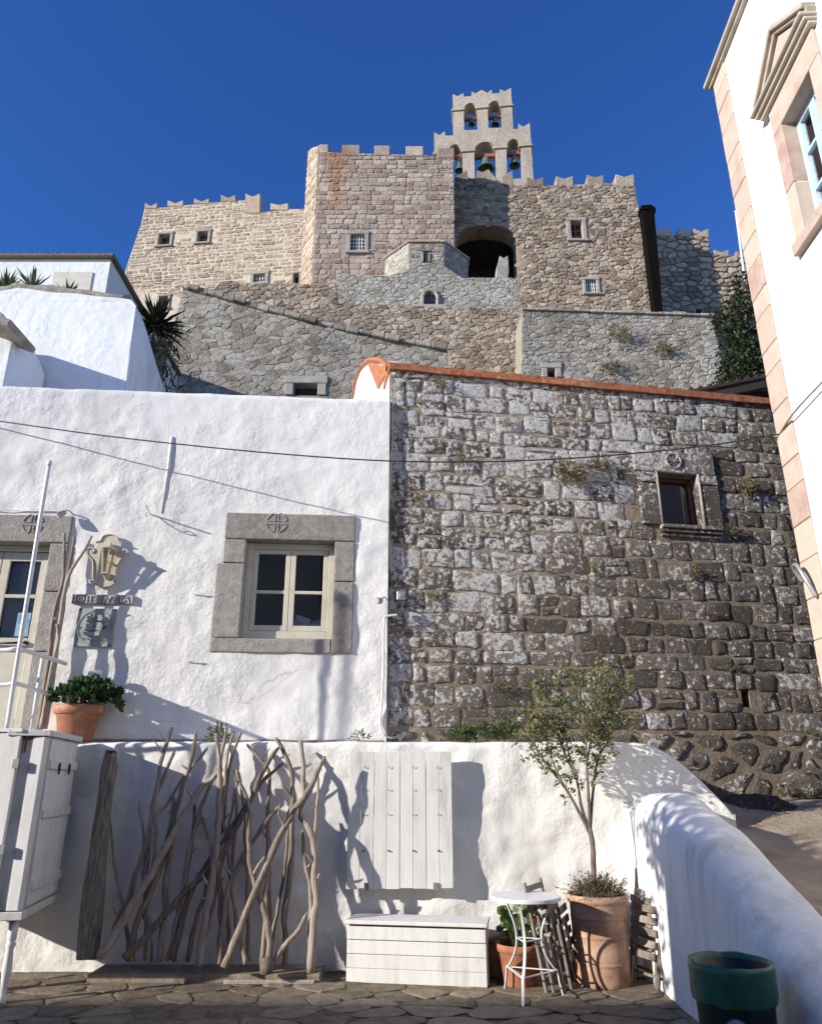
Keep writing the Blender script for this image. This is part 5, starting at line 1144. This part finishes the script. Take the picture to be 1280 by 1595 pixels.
# small tree with several stems
tt = thing('potted_tree', 'slender multi-stemmed small-leaved tree growing in the tall urn', 'tree', U0 + Vector((-.03, 0, .62))); tb0 = U0 + Vector((-.03, 0, .62))
rnd = random.Random(31); trk = MB(); crn = MB()
def P3(px, py, y=7.18): return at_y(px, py, y) - tb0
MB().tube(wavy([(0, 0, -.05), P3(924, 1340), P3(922, 1310), P3(918, 1290)], 4), [.026, .025, .024, .023, .023, .023, .022, .022, .022, .021, .021, .02, .02], 9, .06, rnd).build('trunk', bark, tt, smooth=True)
stems = [[(919, 1300), (900, 1262), (880, 1228), (845, 1182), (828, 1150), (822, 1120)], [(918, 1295), (905, 1255), (898, 1215), (882, 1180), (868, 1140), (855, 1090), (848, 1060)], [(918, 1300), (917, 1250), (914, 1200), (912, 1150), (905, 1100), (898, 1052)],
         [(919, 1295), (922, 1250), (926, 1215), (932, 1180), (950, 1150), (962, 1110), (966, 1070)], [(922, 1225), (930, 1190), (938, 1150), (945, 1100), (955, 1045)], [(914, 1190), (920, 1150), (926, 1100), (930, 1060)], [(900, 1215), (885, 1170), (880, 1120), (878, 1060)], [(880, 1228), (862, 1190), (850, 1150), (838, 1110)]]
tips = []
for i, s_ in enumerate(stems):
    yo = [0, .1, -.08, .05, .12, -.12, .02, -.05][i]; P = wavy([P3(x, y, 7.18 + yo * k / (len(s_) - 1)) for k, (x, y) in enumerate(s_)], 5); n = len(P)
    trk.tube(P, [(.016 if i < 4 else .010) * (1 - .75 * k / n) for k in range(n)], 7)
    for k in range(n // 3, n):
        for m_ in range(3 if k > n * .45 else 1):
            d = Vector((rnd.gauss(0, 1), rnd.gauss(0, 1), rnd.gauss(.35, .6))).normalized() * rnd.uniform(.06, .20) * (1 if k > n * .5 else .5); trk.tube([P[k], P[k] + d * .5 + Vector((0, 0, .01)), P[k] + d], [.004, .003, .0015], 4)
            tips += [(P[k] + d * f, d) for f in (.35, .55, .75, .9, 1.0)]
for p, d in tips:
    for m_ in range(2):
        crn.quad_leaf(p + Vector((rnd.gauss(0, .015), rnd.gauss(0, .015), rnd.gauss(0, .015))), .042, rnd, .5, d.normalized() * .8)
trk.build('branches', bark, tt); crn.build('crown', leaf_olive, tt)
us_ = thing('urn_shrub', 'low brownish shrub filling the rim of the tall urn', 'shrub', U0 + Vector((0, 0, .63))); sh2 = MB(); stm = MB()
for k in range(420):
    a = rnd.uniform(0, 6.28); e = rnd.uniform(.1, 1.45); l = rnd.uniform(.12, .25) * (1.15 - .3 * math.sin(e)); d = Vector((math.cos(a) * math.cos(e), math.sin(a) * math.cos(e), math.sin(e))); o = Vector((rnd.gauss(0, .07), rnd.gauss(0, .07), .01))
    stm.tube([o, o + d * l * .5 + Vector((0, 0, .01)), o + d * l], [.003, .002, .001], 3)
    for m_ in range(9): sh2.quad_leaf(o + d * l * rnd.uniform(.35, 1.02), .024, rnd, .35, d)
stm.build('stems', bark, us_); sh2.build('foliage', leaf_thyme, us_)
def flowerpot(name, label, loc, s, mat):
    t = thing(name, label, 'flower pot', loc, 'flower pots under the table'); pot(t, [(r * s, z * s) for r, z in ((0, 0), (.13, 0), (.14, .01), (.185, .27), (.19, .275), (.205, .28), (.21, .33), (.20, .34), (.185, .335), (.175, .27))], mat, 32, (.178 * s, .28 * s)); return t
f1 = at_z(815, 1545, 0); f2 = at_z(790, 1535, 0)
flowerpot('flower_pot', 'terracotta pot with the geranium behind the table legs', (f1.x - .0, f1.y + .17, 0), .93, terracotta); flowerpot('flower_pot', 'darker terracotta pot standing behind the geranium pot', (f2.x - .02, f2.y + .28, 0), .98, terra_old)
ge_ = thing('geranium', 'green geranium with one red flower head behind the table', 'flower', (f1.x, f1.y + .17, .27)); lf_ = MB(); sm_ = MB(); rnd = random.Random(5)
fl_ = None
for k in range(44):
    a = rnd.uniform(0, 6.28); l = rnd.uniform(.06, .30); z_ = rnd.uniform(.06, .34) * (1.1 - l); p = Vector((math.cos(a) * l * .75, math.sin(a) * l * .6, z_ + .03)); sm_.tube([(p.x * .25, p.y * .25, 0), p * .7 + Vector((0, 0, .02)), p], .004, 4)
    nrm = Vector((rnd.gauss(0, .5), -.7 + rnd.gauss(0, .4), .7)).normalized(); x = nrm.cross(Vector((0, 0, 1))).normalized(); y = nrm.cross(x); r_ = rnd.uniform(.028, .046)
    lf_.add([p] + [p + (x * math.cos(q * math.pi / 5) + y * math.sin(q * math.pi / 5)) * r_ * (1 + .12 * (q % 2)) + nrm * .008 for q in range(10)], [(0, q + 1, (q + 1) % 10 + 1) for q in range(10)])
sm_.build('stems', leaf_green, ge_); lf_.build('foliage', leaf_green, ge_)
fm = leaf_mat('red_petals', [(.35, .01, .03), (.55, .03, .06), (.6, .10, .12)]); fw = MB(); fc = at_y(838, 1435, 6.95) - Vector((f1.x, f1.y + .17, .27))
for k in range(60): fw.quad_leaf(fc + Vector((rnd.gauss(0, .022), rnd.gauss(0, .02), rnd.gauss(0, .018))), .026, rnd, .8)
fw.build('flower_head', fm, ge_); MB().tube([(0, 0, .02), fc * .6, fc], .003, 5).build('flower_stalk', leaf_green, ge_)
# leafy pot on the ledge by the door
LP = at_y(118, 1150, 7.78); lp = thing('ledge_flower_pot', 'large terracotta pot of glossy green leaves on the ledge by the door', 'flower pot', (LP.x + .02, 7.72, 1.955))
pot(lp, [(r * 1.0, z * 1.0) for r, z in ((0, 0), (.15, 0), (.16, .01), (.205, .25), (.213, .255), (.232, .26), (.24, .335), (.23, .345), (.21, .34), (.20, .27))], terracotta, 40, (.2, .29))
lsh = thing('ledge_plant', 'dense glossy green rosette plant in the ledge pot', 'plant', (LP.x + .02, 7.72, 2.24)); fo2 = MB(); rnd = random.Random(15)
for k in range(150):
    a = rnd.uniform(0, 6.28); rr_ = .36 * math.sqrt(rnd.random()); c = Vector((math.cos(a) * rr_ + .03, math.sin(a) * rr_ * .7, .10 + .15 * (1 - (rr_ / .36) ** 2) + rnd.uniform(-.07, .07))); up = Vector((c.x * 1.5, c.y * 1.5, .9)).normalized()
    for m_ in range(11):
        fo2.quad_leaf(c, .07, rnd, .42, up * .9)
fo2.build('foliage', leaf_mat('glossy_leaf', [(.012, .035, .010), (.03, .075, .018), (.06, .13, .03)]), lsh); MB().tube([(0, 0, -.02), (0, 0, .15)], .03, 6).build('stem', bark, lsh)

# ------------------------------------------------------------------ folded slatted chairs
def folded_chair(label, foot, tilt, yaw, h=.86, w=.40):
    """folded flat: two side frames crossing, a slatted seat folded up between them, slats across the back"""
    t = thing('folded_chair', label, 'chair', Matrix.Translation(Vector(foot)) @ Matrix.Rotation(R(yaw), 4, 'Z') @ Matrix.Rotation(R(tilt), 4, 'X'), 'folded wooden chairs by the urn')
    for s in (-1, 1):
        MB().bar((s * w / 2, 0, 0), (s * w / 2, .02, h), .022, .038, (1, 0, 0)).build('rear_leg', wood_grey, t, bevel=.004)
        MB().bar((s * (w / 2 - .03), -.05, .0), (s * (w / 2 - .03), -.035, h * .72), .022, .036, (1, 0, 0)).build('front_leg', wood_grey, t, bevel=.004)
        MB().tube([(s * (w / 2 + .015), -.02, h * .42), (s * (w / 2 - .05), -.02, h * .42)], .007, 8).build('pivot_bolt', metal_grey, t)
    for k in range(5): MB().span((-w / 2 + .045, -.085 + .002 * k, h * .30 + k * .085), (w / 2 - .045, -.068 + .002 * k, h * .30 + k * .085 + .055)).build('seat_slat', wood_grey, t, bevel=.003)
    for k in range(3): MB().span((-w / 2 + .012, .012, h * .72 + k * .075), (w / 2 - .012, .028, h * .72 + k * .075 + .045)).build('back_slat', wood_grey, t, bevel=.003)
    MB().bar((-w / 2 + .012, .0, .1), (w / 2 - .012, .0, .1), .02, .02).build('stretcher', wood_grey, t)
    return t
q0 = at_z(872, 1545, 0); folded_chair('folded wooden slatted chair between the bistro table and the urn', (1.17, 7.05, 0), -9, 62, .80)
folded_chair('folded wooden slatted chair pressed against the left side of the urn', (1.30, 7.12, 0), -8, 70, .66)
folded_chair('folded wooden slatted chair leaning on the right side of the urn', (1.93, 7.02, 0), -10, -68, .72)
folded_chair('folded wooden slatted chair nearest the ramp parapet', (1.98, 7.18, 0), -6, -72, .86)

# ------------------------------------------------------------------ green bin
gb = thing('green_litter_bin', 'dark green litter bin with folded green liner and round sticker by the parapet', 'bin', (1.72, 4.62, 0))
bin_m = simple('dark_green_plastic', [(.006, .014, .011), (.012, .024, .019)], 6, .45, .1, 30, .003, 0); lin_m = simple('green_liner', [(.008, .07, .045), (.02, .13, .085)], 6, .35, .6, 25, .01, 0)
MB().lathe([(0, 0), (.17, 0), (.18, .02), (.2, .60), (.205, .66), (.195, .66), (.18, .1), (0, .08)], 40).build('bin_body', bin_m, gb, smooth=True)
ln = MB(); sg = 60
for z_, r_, j in ((.50, .207, .012), (.54, .213, .012), (.60, .214, .006), (.655, .218, .004), (.685, .214, .004), (.68, .203, .003), (.60, .194, .004), (.40, .186, .01)):
    for k in range(sg): a = 2 * math.pi * k / sg; q = 1 + noise.noise(Vector((math.cos(a) * 4, math.sin(a) * 4, z_ * 6))) * j * 4; ln.v.append((r_ * q * math.cos(a), r_ * q * math.sin(a), z_ + noise.noise(Vector((math.cos(a) * 3, math.sin(a) * 3, 7))) * j * 1.6))
for i in range(7):
    for k in range(sg): k2 = (k + 1) % sg; ln.f.append((i * sg + k, i * sg + k2, (i + 1) * sg + k2, (i + 1) * sg + k))
ln.build('bin_liner', lin_m, gb, smooth=True)
for rad, d_, m_, nm in ((.062, .002, simple('sticker_rim', [(.04, .05, .07), (.06, .07, .1)], 9, .5, 0, var=0), 'sticker_rim'), (.054, .0035, simple('sticker_face', [(.30, .36, .46), (.36, .42, .52)], 9, .5, 0, var=0), 'sticker')):
    s_ = MB(); a0 = R(-112); ring_ = []
    for k in range(28):
        q = 2 * math.pi * k / 28; al = a0 + rad * math.cos(q) / .192; zz = .40 + rad * math.sin(q); rr_ = .18 + .02 * (zz - .02) / .58 + d_
        ring_.append((rr_ * math.cos(al), rr_ * math.sin(al), zz))
    s_.v = ring_; s_.f = [tuple(range(28))]; s_.build(nm, m_, gb)

# ------------------------------------------------------------------ wall lamp, name sign, ship plaque
def hp(px, py, d=0.0): u, v = HOUSE.uv(px, py, d); return (u, v)
Zl = lambda L: [(x / 7.977 + 95, y / 7.977 + 820) for x, y in L]
lamp_m = simple('cream_lamp_enamel', [(.50, .46, .36), (.58, .54, .43)], 8, .5, .15, 30, .003, 0)
wl = thing('wall_lantern', 'cream wall lantern on a scrolled shield plate above the name sign', 'wall lamp', HOUSE.m)
sh_px = [(425, 190), (485, 175), (520, 120), (580, 98), (640, 100), (690, 125), (715, 185), (760, 205), (740, 250), (790, 290), (800, 340), (740, 400), (705, 450), (685, 530), (680, 620), (700, 690), (600, 745), (500, 755), (400, 725), (350, 690), (395, 640), (400, 520), (385, 410), (350, 350), (325, 310), (345, 280), (420, 270), (440, 230)]
MB().prism([HOUSE.uv(x, y, .05) for x, y in Zl(sh_px)], .02, .045).build('shield_plate', lamp_m, wl, bevel=.004)
def rim(L, r=.009): q = [HOUSE.uv(x, y, .05) for x, y in Zl(L)]; MB().tube(wavy([(u, v, .05) for u, v in q], 4), r, 6).build('scroll_rim', lamp_m, wl, smooth=True)
rim([(425, 190), (485, 178), (520, 122), (580, 100), (640, 102), (690, 128), (715, 185), (762, 205)])
rim([(385, 300), (372, 318), (395, 325), (412, 300), (395, 270), (355, 268), (315, 290), (318, 340), (360, 385), (395, 440), (400, 540), (395, 620), (415, 660), (405, 700), (365, 705), (352, 680), (380, 672)])
rim([(790, 315), (775, 300), (790, 285), (825, 300), (822, 345), (770, 390), (715, 440), (690, 520), (685, 610), (660, 640), (640, 670), (660, 695), (690, 690), (680, 672)])
c = HOUSE.uv(*Zl([(575, 440)])[0], .1); top_ = HOUSE.uv(*Zl([(575, 300)])[0], .1)[1]; bot_ = HOUSE.uv(*Zl([(545, 580)])[0], .1)[1]; hx = .075
cg = MB()
for sx, dd in ((-1, .06), (-.45, .165), (.45, .165), (1, .06)): cg.bar((c[0] + sx * hx * .62, bot_, .03 + dd * .65), (c[0] + sx * hx, top_, .03 + dd), .010, .010)
cg.build('lantern_bars', lamp_m, wl)
def plate(z0, z1, s0, s1, nm):
    q = MB(); pts = [(-1, .02), (-1, .06), (-.45, .165), (.45, .165), (1, .06), (1, .02)]
    q.v = [(c[0] + x * hx * s0, z0, .03 + d * s0) for x, d in pts] + [(c[0] + x * hx * s1, z1, .03 + d * s1) for x, d in pts]; q.f = [(0, 1, 2, 3, 4, 5), (11, 10, 9, 8, 7, 6)] + [(i, i + 6, (i + 1) % 6 + 6, (i + 1) % 6) for i in range(6)]; q.build(nm, lamp_m, wl, bevel=.003)
plate(top_, top_ + .018, 1.12, 1.12, 'lantern_cap'); plate(top_ + .018, top_ + .075, 1.0, .25, 'lantern_roof'); plate(bot_ - .016, bot_, .72, .72, 'lantern_base'); plate(bot_ - .06, bot_ - .016, .2, .55, 'lantern_cup')
MB().lathe([(0, .03), (.012, .025), (.016, .01), (.01, -.01), (.006, -.02), (0, -.02)], 10, (0, 0, 0)).build('finial', lamp_m, wl, loc=(c[0], top_ + .085, .07))
gl = MB(); pts = [(-1, .06), (-.45, .165), (.45, .165), (1, .06)]
for i in range(3):
    k = len(gl.v); gl.v += [(c[0] + pts[i][0] * hx * .62, bot_, .03 + pts[i][1] * .65), (c[0] + pts[i + 1][0] * hx * .62, bot_, .03 + pts[i + 1][1] * .65), (c[0] + pts[i + 1][0] * hx, top_, .03 + pts[i + 1][1]), (c[0] + pts[i][0] * hx, top_, .03 + pts[i][1])]; gl.f.append((k, k + 1, k + 2, k + 3))
gl.build('lantern_glass', glass_mat('amber_glass', (.97, .93, .85)), wl)
MB().lathe([(0, -.05), (.012, -.045), (.016, 0), (.01, .05), (0, .065)], 12, (0, 0, 0)).build('bulb', simple('bulb_glass', [(.6, .45, .25), (.7, .55, .35)], 5, .3, 0, var=0), wl, loc=(c[0], (top_ + bot_) / 2, .10))
# carved name sign
ns_ = thing('name_sign', 'small carved stone name sign with raised Greek letters between lamp and plaque', 'sign', HOUSE.m)
a = HOUSE.uv(*Zl([(120, 945)])[0], .03); b = HOUSE.uv(*Zl([(900, 850)])[0], .03); sw_ = b[0] - a[0]; shh = .10; cy = (a[1] + b[1]) / 2 - .005
MB().span((a[0], cy - shh / 2, .0), (b[0], cy + shh / 2, .026)).build('sign_board', trachyte, ns_, bevel=.004)
for x in (a[0] + .004, b[0] - .012): MB().span((x, cy - shh / 2 + .004, .0265), (x + .008, cy + shh / 2 - .004, .034)).build('end_bar', paint_white, ns_)
# letters drawn as strokes, cell 1 x 1: iota phi iota gamma epsilon nu epsilon iota alpha
def arc_(cx, cy_, r, a0, a1, n=10, sx=1.0): return [(cx + sx * r * math.cos(R(a0 + (a1 - a0) * k / n)), cy_ + r * math.sin(R(a0 + (a1 - a0) * k / n))) for k in range(n + 1)]
I_ = [[(.5, 0), (.5, 1)]]; PHI = [arc_(.5, .5, .36, 0, 360, 16, 1.25), [(.5, -.02), (.5, 1.02)]]; GAM = [[(.25, 0), (.25, 1), (.9, 1)]]; EPS = [arc_(.62, .5, .46, 60, 300, 12), [(.2, .5), (.75, .5)]]; NU = [[(.05, -.08), (.2, 1), (.75, 0), (1.0, 1.08)]]; ALP = [[(.0, 0), (.5, 1), (1.0, 0)], [(.2, .38), (.8, .38)]]
x = a[0] + .028; unit = (sw_ - .06) / 7.05; hgt = .062
for G, wd_ in ((I_, .35), (PHI, 1.1), (I_, .4), (GAM, .8), (EPS, .95), (NU, 1.15), (EPS, .95), (I_, .45), (ALP, .95)):
    g = MB()
    for s_ in G:
        q = [(x + ((p[0] - .5) * .78 + .5) * wd_ * unit, cy - hgt / 2 + p[1] * hgt, .031) for p in s_]
        g.tube(q, .0055, 6)
    g.build('letter', paint_white, ns_); x += wd_ * unit
# plaque with a sailing ship in a ring
pq = thing('ship_plaque', 'square grey relief plaque of a sailing ship in a ring below the name sign', 'plaque', HOUSE.m)
pq_m = simple('grey_green_cast', [(.22, .25, .24), (.33, .36, .34), (.42, .44, .41)], 9, .6, .3, 40, .004, 0)
k4 = [HOUSE.uv(*p, .03) for p in Zl([(225, 1015), (690, 1025), (640, 1500), (150, 1490)])]; l0 = (k4[0][0] + k4[3][0]) / 2; r0 = (k4[1][0] + k4[2][0]) / 2; b0_ = (k4[2][1] + k4[3][1]) / 2; t0_ = (k4[0][1] + k4[1][1]) / 2
MB().span((l0, b0_, .0), (r0, t0_, .028)).build('plate', pq_m, pq, bevel=.004); cu, cv = (l0 + r0) / 2, (b0_ + t0_) / 2; Rr = min(r0 - l0, t0_ - b0_) * .46
MB().tube([(cu + Rr * math.cos(a_ * math.pi / 20), cv + Rr * math.sin(a_ * math.pi / 20), .029) for a_ in range(41)], .006, 6).build('ring', pq_m, pq)
def relief(nm, pts, hgt_=.022): MB().prism([(cu + x * Rr, cv + y * Rr) for x, y in pts], .0285, .0285 + hgt_).build(nm, pq_m, pq, bevel=.004)
relief('hull', [(-.72, -.28), (-.5, -.5), (.25, -.52), (.62, -.25), (.86, .12), (.55, -.12), (.0, -.3)]  , .03)
for x0_, y0_, s_ in ((-.42, -.18, .42), (-.42, .32, .34), (.12, -.18, .5), (.14, .38, .36), (.55, .05, .3)): relief('sail', [(x0_ - s_ * .5, y0_), (x0_ + s_ * .55, y0_ - .02), (x0_ + s_ * .7, y0_ + s_ * .5), (x0_ + s_ * .4, y0_ + s_ * .95), (x0_ - s_ * .4, y0_ + s_ * .9), (x0_ - s_ * .2, y0_ + s_ * .45)], .026)
for x_ in (-.42, .14): MB().tube([(cu + x_ * Rr, cv - .3 * Rr, .034), (cu + (x_ + .04) * Rr, cv + .85 * Rr, .034)], .004, 6).build('mast', pq_m, pq)
for k in range(6): MB().tube([(cu + (-.62 + .25 * k + .09 * math.cos(q * .7) * (1 - q * .07)) * Rr, cv + (-.68 - .1 * (k in (2, 3)) + .09 * math.sin(q * .7) * (1 - q * .07)) * Rr, .030) for q in range(11)], .004, 5).build('wave_scroll', pq_m, pq)
for x_, y_ in ((l0 + .02, b0_ + .015), (r0 - .02, b0_ + .015), (l0 + .02, t0_ - .015), (r0 - .02, t0_ - .015)): MB().lathe([(0, .006), (.006, .004), (.008, 0)], 8, (x_, y_, .028)).build('screw', black, pq)

# ------------------------------------------------------------------ spotlights, bracket, cables
def spot(name, label, px, py, dvec, r, L, box=False, m=metal_grey):
    u, v = HOUSE.uv(px, py, .1); t = thing(name, label, 'spotlight', Matrix.Translation(HOUSE.pt(u, v, .10)), 'small spotlights on the house fronts'); d = Vector(dvec).normalized()
    MB().tube([d * -L, d * -L * .7, d * L * .6, d * L], [r * .5, r * .8, r, r * 1.08], 14).build('housing', m, t, smooth=False); MB().tube([d * L, d * (L + .004)], r * .9, 14).build('lens', simple('lamp_lens', [(.3, .3, .28), (.45, .45, .42)], 9, .2, 0, var=0), t)
    MB().tube(wavy([d * -L * .3, Vector((.05, .03, .05)), Vector((.09, .10, .02))], 4), .007, 6).build('bracket_arm', m, t); return t
spot('spotlight', 'grey ribbed spotlight under the wire above the door frame', 96, 800, (-.5, -.45, -.55), .035, .05)
s2 = spot('spotlight', 'round spotlight beside a junction box at the house corner', 591, 936, (-.75, -.6, -.1), .04, .035)
u, v = HOUSE.uv(622, 930, .02); jb = thing('junction_box', 'small grey junction box on the stone beside the house corner', 'junction box', Matrix.Translation(STONE.pt(.14, v + .02, .06)) @ Matrix.Rotation(R(10), 4, 'Z')); MB().box((0, 0, 0), (.10, .05, .10)).build('box', metal_grey, jb, bevel=.006); MB().box((0, -.027, 0), (.05, .006, .05)).build('cover', metal_grey, jb, bevel=.002)
u, v = HOUSE.uv(152, 1048, .15); fl_l = thing('small_floodlight', 'small square floodlight standing above the ledge plant', 'spotlight', Matrix.Translation(HOUSE.pt(u, v, .14)), 'small spotlights on the house fronts')
MB().box((0, 0, 0), (.075, .04, .055), Matrix.Rotation(R(-25), 3, 'X')).build('housing', metal_white, fl_l, bevel=.005); MB().box((0, -.021, .01), (.06, .006, .04), Matrix.Rotation(R(-25), 3, 'X')).build('lens', metal_grey, fl_l); MB().tube([(0, .01, -.02), (.02, .05, -.06), (.02, .13, -.06)], .006, 6).build('bracket_arm', metal_grey, fl_l)
u, v = HOUSE.uv(235, 802, .0); bk_ = thing('iron_hook', 'white scrolled iron hook jutting from the house wall', 'hook', Matrix.Translation(HOUSE.pt(u, v, 0)) @ Matrix.Rotation(R(4.5), 4, 'Z'))
MB().tube([(0, .01, 0), (0, -.26, .03)], .008, 6).build('arm', metal_white, bk_); MB().tube(wavy([(0, -.05, .0), (0, -.1, -.05), (0, -.16, -.07), (0, -.2, -.05), (0, -.17, -.03), (0, -.15, -.05)], 5), .006, 6).build('scroll', metal_white, bk_)
u, v = HOUSE.uv(540, 935, 0)                              # lamp post left of the viewer whose shadow falls under the window
p_ = HOUSE.pt(u, v, 0) - SUN * 6.5; lpst = thing('street_lamp_post', 'slim dark street lamp post left of the viewer', 'lamp post', (p_.x, p_.y, 0)); MB().tube([(0, 0, 0), (0, 0, p_.z - .12)], [.024, .02], 12).build('post', black, lpst); MB().lathe([(0, .06), (.03, .05), (.045, -.03), (.025, -.12), (0, -.12)], 14, (0, 0, p_.z)).build('lamp_head', black, lpst)
def cable(name, label, pts, r, m=black, cat='cable'):
    o = pts[0].copy(); mb = MB().tube([p - o for p in pts], r, 6); t = mb.build(name, m); t.location = o; return tag(t, label, cat, None, 'thing')
fy = lambda px: 7.72 - .9 * px / 1215
cable('overhead_cable', 'black overhead cable sagging across both house fronts', wavy([at_y(x, y, fy(x)) for x, y in ((-60, 648), (0, 656), (150, 677), (300, 694), (450, 708), (607, 718), (760, 719), (900, 713), (1030, 702), (1130, 690), (1214, 676))], 6), .0075)
e = at_y(1214, 676, fy(1214)); g1 = RH.uv(1240, 640, .05); g2 = RH.uv(1290, 585, .05)
cable('drop_cable', 'grey cable climbing from the corner of the right-hand house', wavy([e, RH.pt(g1[0], g1[1], .06), RH.pt(g2[0], g2[1], .05)], 5), .009, metal_grey)
pts = [STONE.pt(.02 + .012 * math.sin(k * 1.3), z_, .055) for k, z_ in enumerate([6.35, 5.9, 5.4, 4.9, 4.4, 3.95, 3.62])]; cable('wall_cable', 'thin pale cable running down the joint between the two houses', wavy(pts, 4), .007, wood_grey)
pts = [HOUSE.pt(*HOUSE.uv(x, y, .02), .025) for x, y in ((618, 958), (604, 960), (598, 968), (597, 1040), (594, 1100), (592, 1128), (598, 1145), (612, 1150))] ; pts[-1].y += .1; cable('white_conduit', 'white conduit running down the house corner to the ledge', wavy(pts, 4), .012, metal_white, 'conduit')
pts = [HOUSE.pt(*HOUSE.uv(x, y, .02), .02) for x, y in ((-40, 792), (0, 794), (40, 796), (90, 796))]; cable('eave_cable', 'white cable along the wall above the door frame', wavy(pts, 3), .006, metal_white)
# little wall pins and rings on the plaster
for i, (x, y, lab) in enumerate(((308, 926, 'small white peg on the wall left of the window'), (297, 1030, 'small white latch on the wall below and left of the window'))):
    p = HOUSE.pt(*HOUSE.uv(x, y), .0); t = thing('wall_peg', lab, 'peg', Matrix.Translation(p), 'pegs on the white house wall'); MB().tube([(-.05, -.025, 0), (.08, -.03, .005)], .006, 6).build('rod', metal_white, t); MB().lathe([(0, .012), (.012, 0), (0, -.012)], 8, (.04, -.03, .0)).build('eye', metal_white, t)

# ------------------------------------------------------------------ weeds
def tuft(name, label, pl, px, py, r, leaf, n, size, seed, cat='weed', dz=0, flat=.6):
    rnd = random.Random(seed); u, v = pl.uv(px, py); t = thing(name, label, cat, Matrix.Translation(pl.pt(u, v, .02)), 'weeds growing from the walls'); a = MB(); s = MB()
    for k in range(n):
        d = pl.n * abs(rnd.gauss(.5, .4)) + pl.u * rnd.gauss(0, .9) + Vector((0, 0, rnd.gauss(dz, .6))); d.normalize(); q = d * r * rnd.uniform(.3, 1.0)
        if k % 6 == 0: s.tube([(0, 0, 0), q * .5, q], [.003, .002, .001], 3)
        a.quad_leaf(q, size, rnd, .3, d)
    s.build('stems', bark, t); a.build('foliage', leaf, t)
WD = [(885, 738, .23, leaf_dry, 420, .055, 'large rust-brown tuft near the middle of the stone wall under the cable'), (932, 727, .16, leaf_dry, 240, .05, 'smaller brown tuft just right of the large one under the cable'), (1158, 762, .15, leaf_dry, 200, .05, 'dark brown tuft right of the brown window'),
      (1135, 828, .10, leaf_yellow, 120, .04, 'yellow-green tuft at the right end of the window sill'), (683, 598, .09, leaf_yellow, 110, .04, 'small tuft just under the red coping at the left'), (786, 660, .07, leaf_yellow, 80, .035, 'little tuft high on the stone wall above the cable'),
      (715, 714, .07, leaf_dry, 80, .035, 'little dry tuft on the cable line left of the large tuft'), (650, 775, .07, leaf_yellow, 70, .035, 'little tuft near the left edge of the stone wall'), (920, 885, .07, leaf_yellow, 80, .035, 'small yellow tuft in the middle of the stone wall'),
      (1075, 892, .10, leaf_yellow, 120, .04, 'flat green cushion below the brown window'), (676, 928, .07, leaf_yellow, 80, .035, 'small green tuft right of the junction box'), (780, 1073, .08, leaf_yellow, 100, .035, 'green tuft low on the stone wall left of the tree'), (1140, 1042, .05, leaf_green, 50, .035, 'bright green sprout low on the dark stones'), (1262, 968, .07, leaf_green, 70, .035, 'green sprout beside the pink corner blocks'),
      (1262, 1142, .07, leaf_green, 60, .035, 'bright green sprout at the footing near the right picture edge')]
for i, (x, y, r_, lf, n, s_, lab) in enumerate(WD): tuft('wall_weed', lab, STONE, x, y, r_, lf, n, s_, 200 + i)
for i, (x, y, r_, lab) in enumerate(((962, 523, .5, 'dry yellow tuft high on the right grey retaining wall'), (950, 575, .4, 'yellow tuft low on the right grey retaining wall'), (1030, 545, .35, 'faint dry tuft right of the others on the grey retaining wall'))): tuft('terrace_weed', lab, RW, x, y, r_, leaf_yellow if i != 2 else leaf_dry, 220, .13, 300 + i)
LED = Plane(0, 7.86, 0)
for i, (x, y, r_, n, lab) in enumerate(((785, 1148, .19, 420, 'leafy green weed clump on the ledge left of the tree'), (718, 1152, .13, 220, 'lower green weed clump on the ledge under the stone wall'), (740, 1150, .14, 220, 'small weed clump on the ledge between two larger clumps'), (345, 1150, .13, 130, 'thin green weeds on the ledge above the driftwood'), (560, 1153, .09, 60, 'scant weeds on the ledge at the house corner'))): tuft('ledge_weed', lab, LED, x, y, r_, leaf_green if i != 3 else leaf_yellow, n, .05, 400 + i, dz=.5)
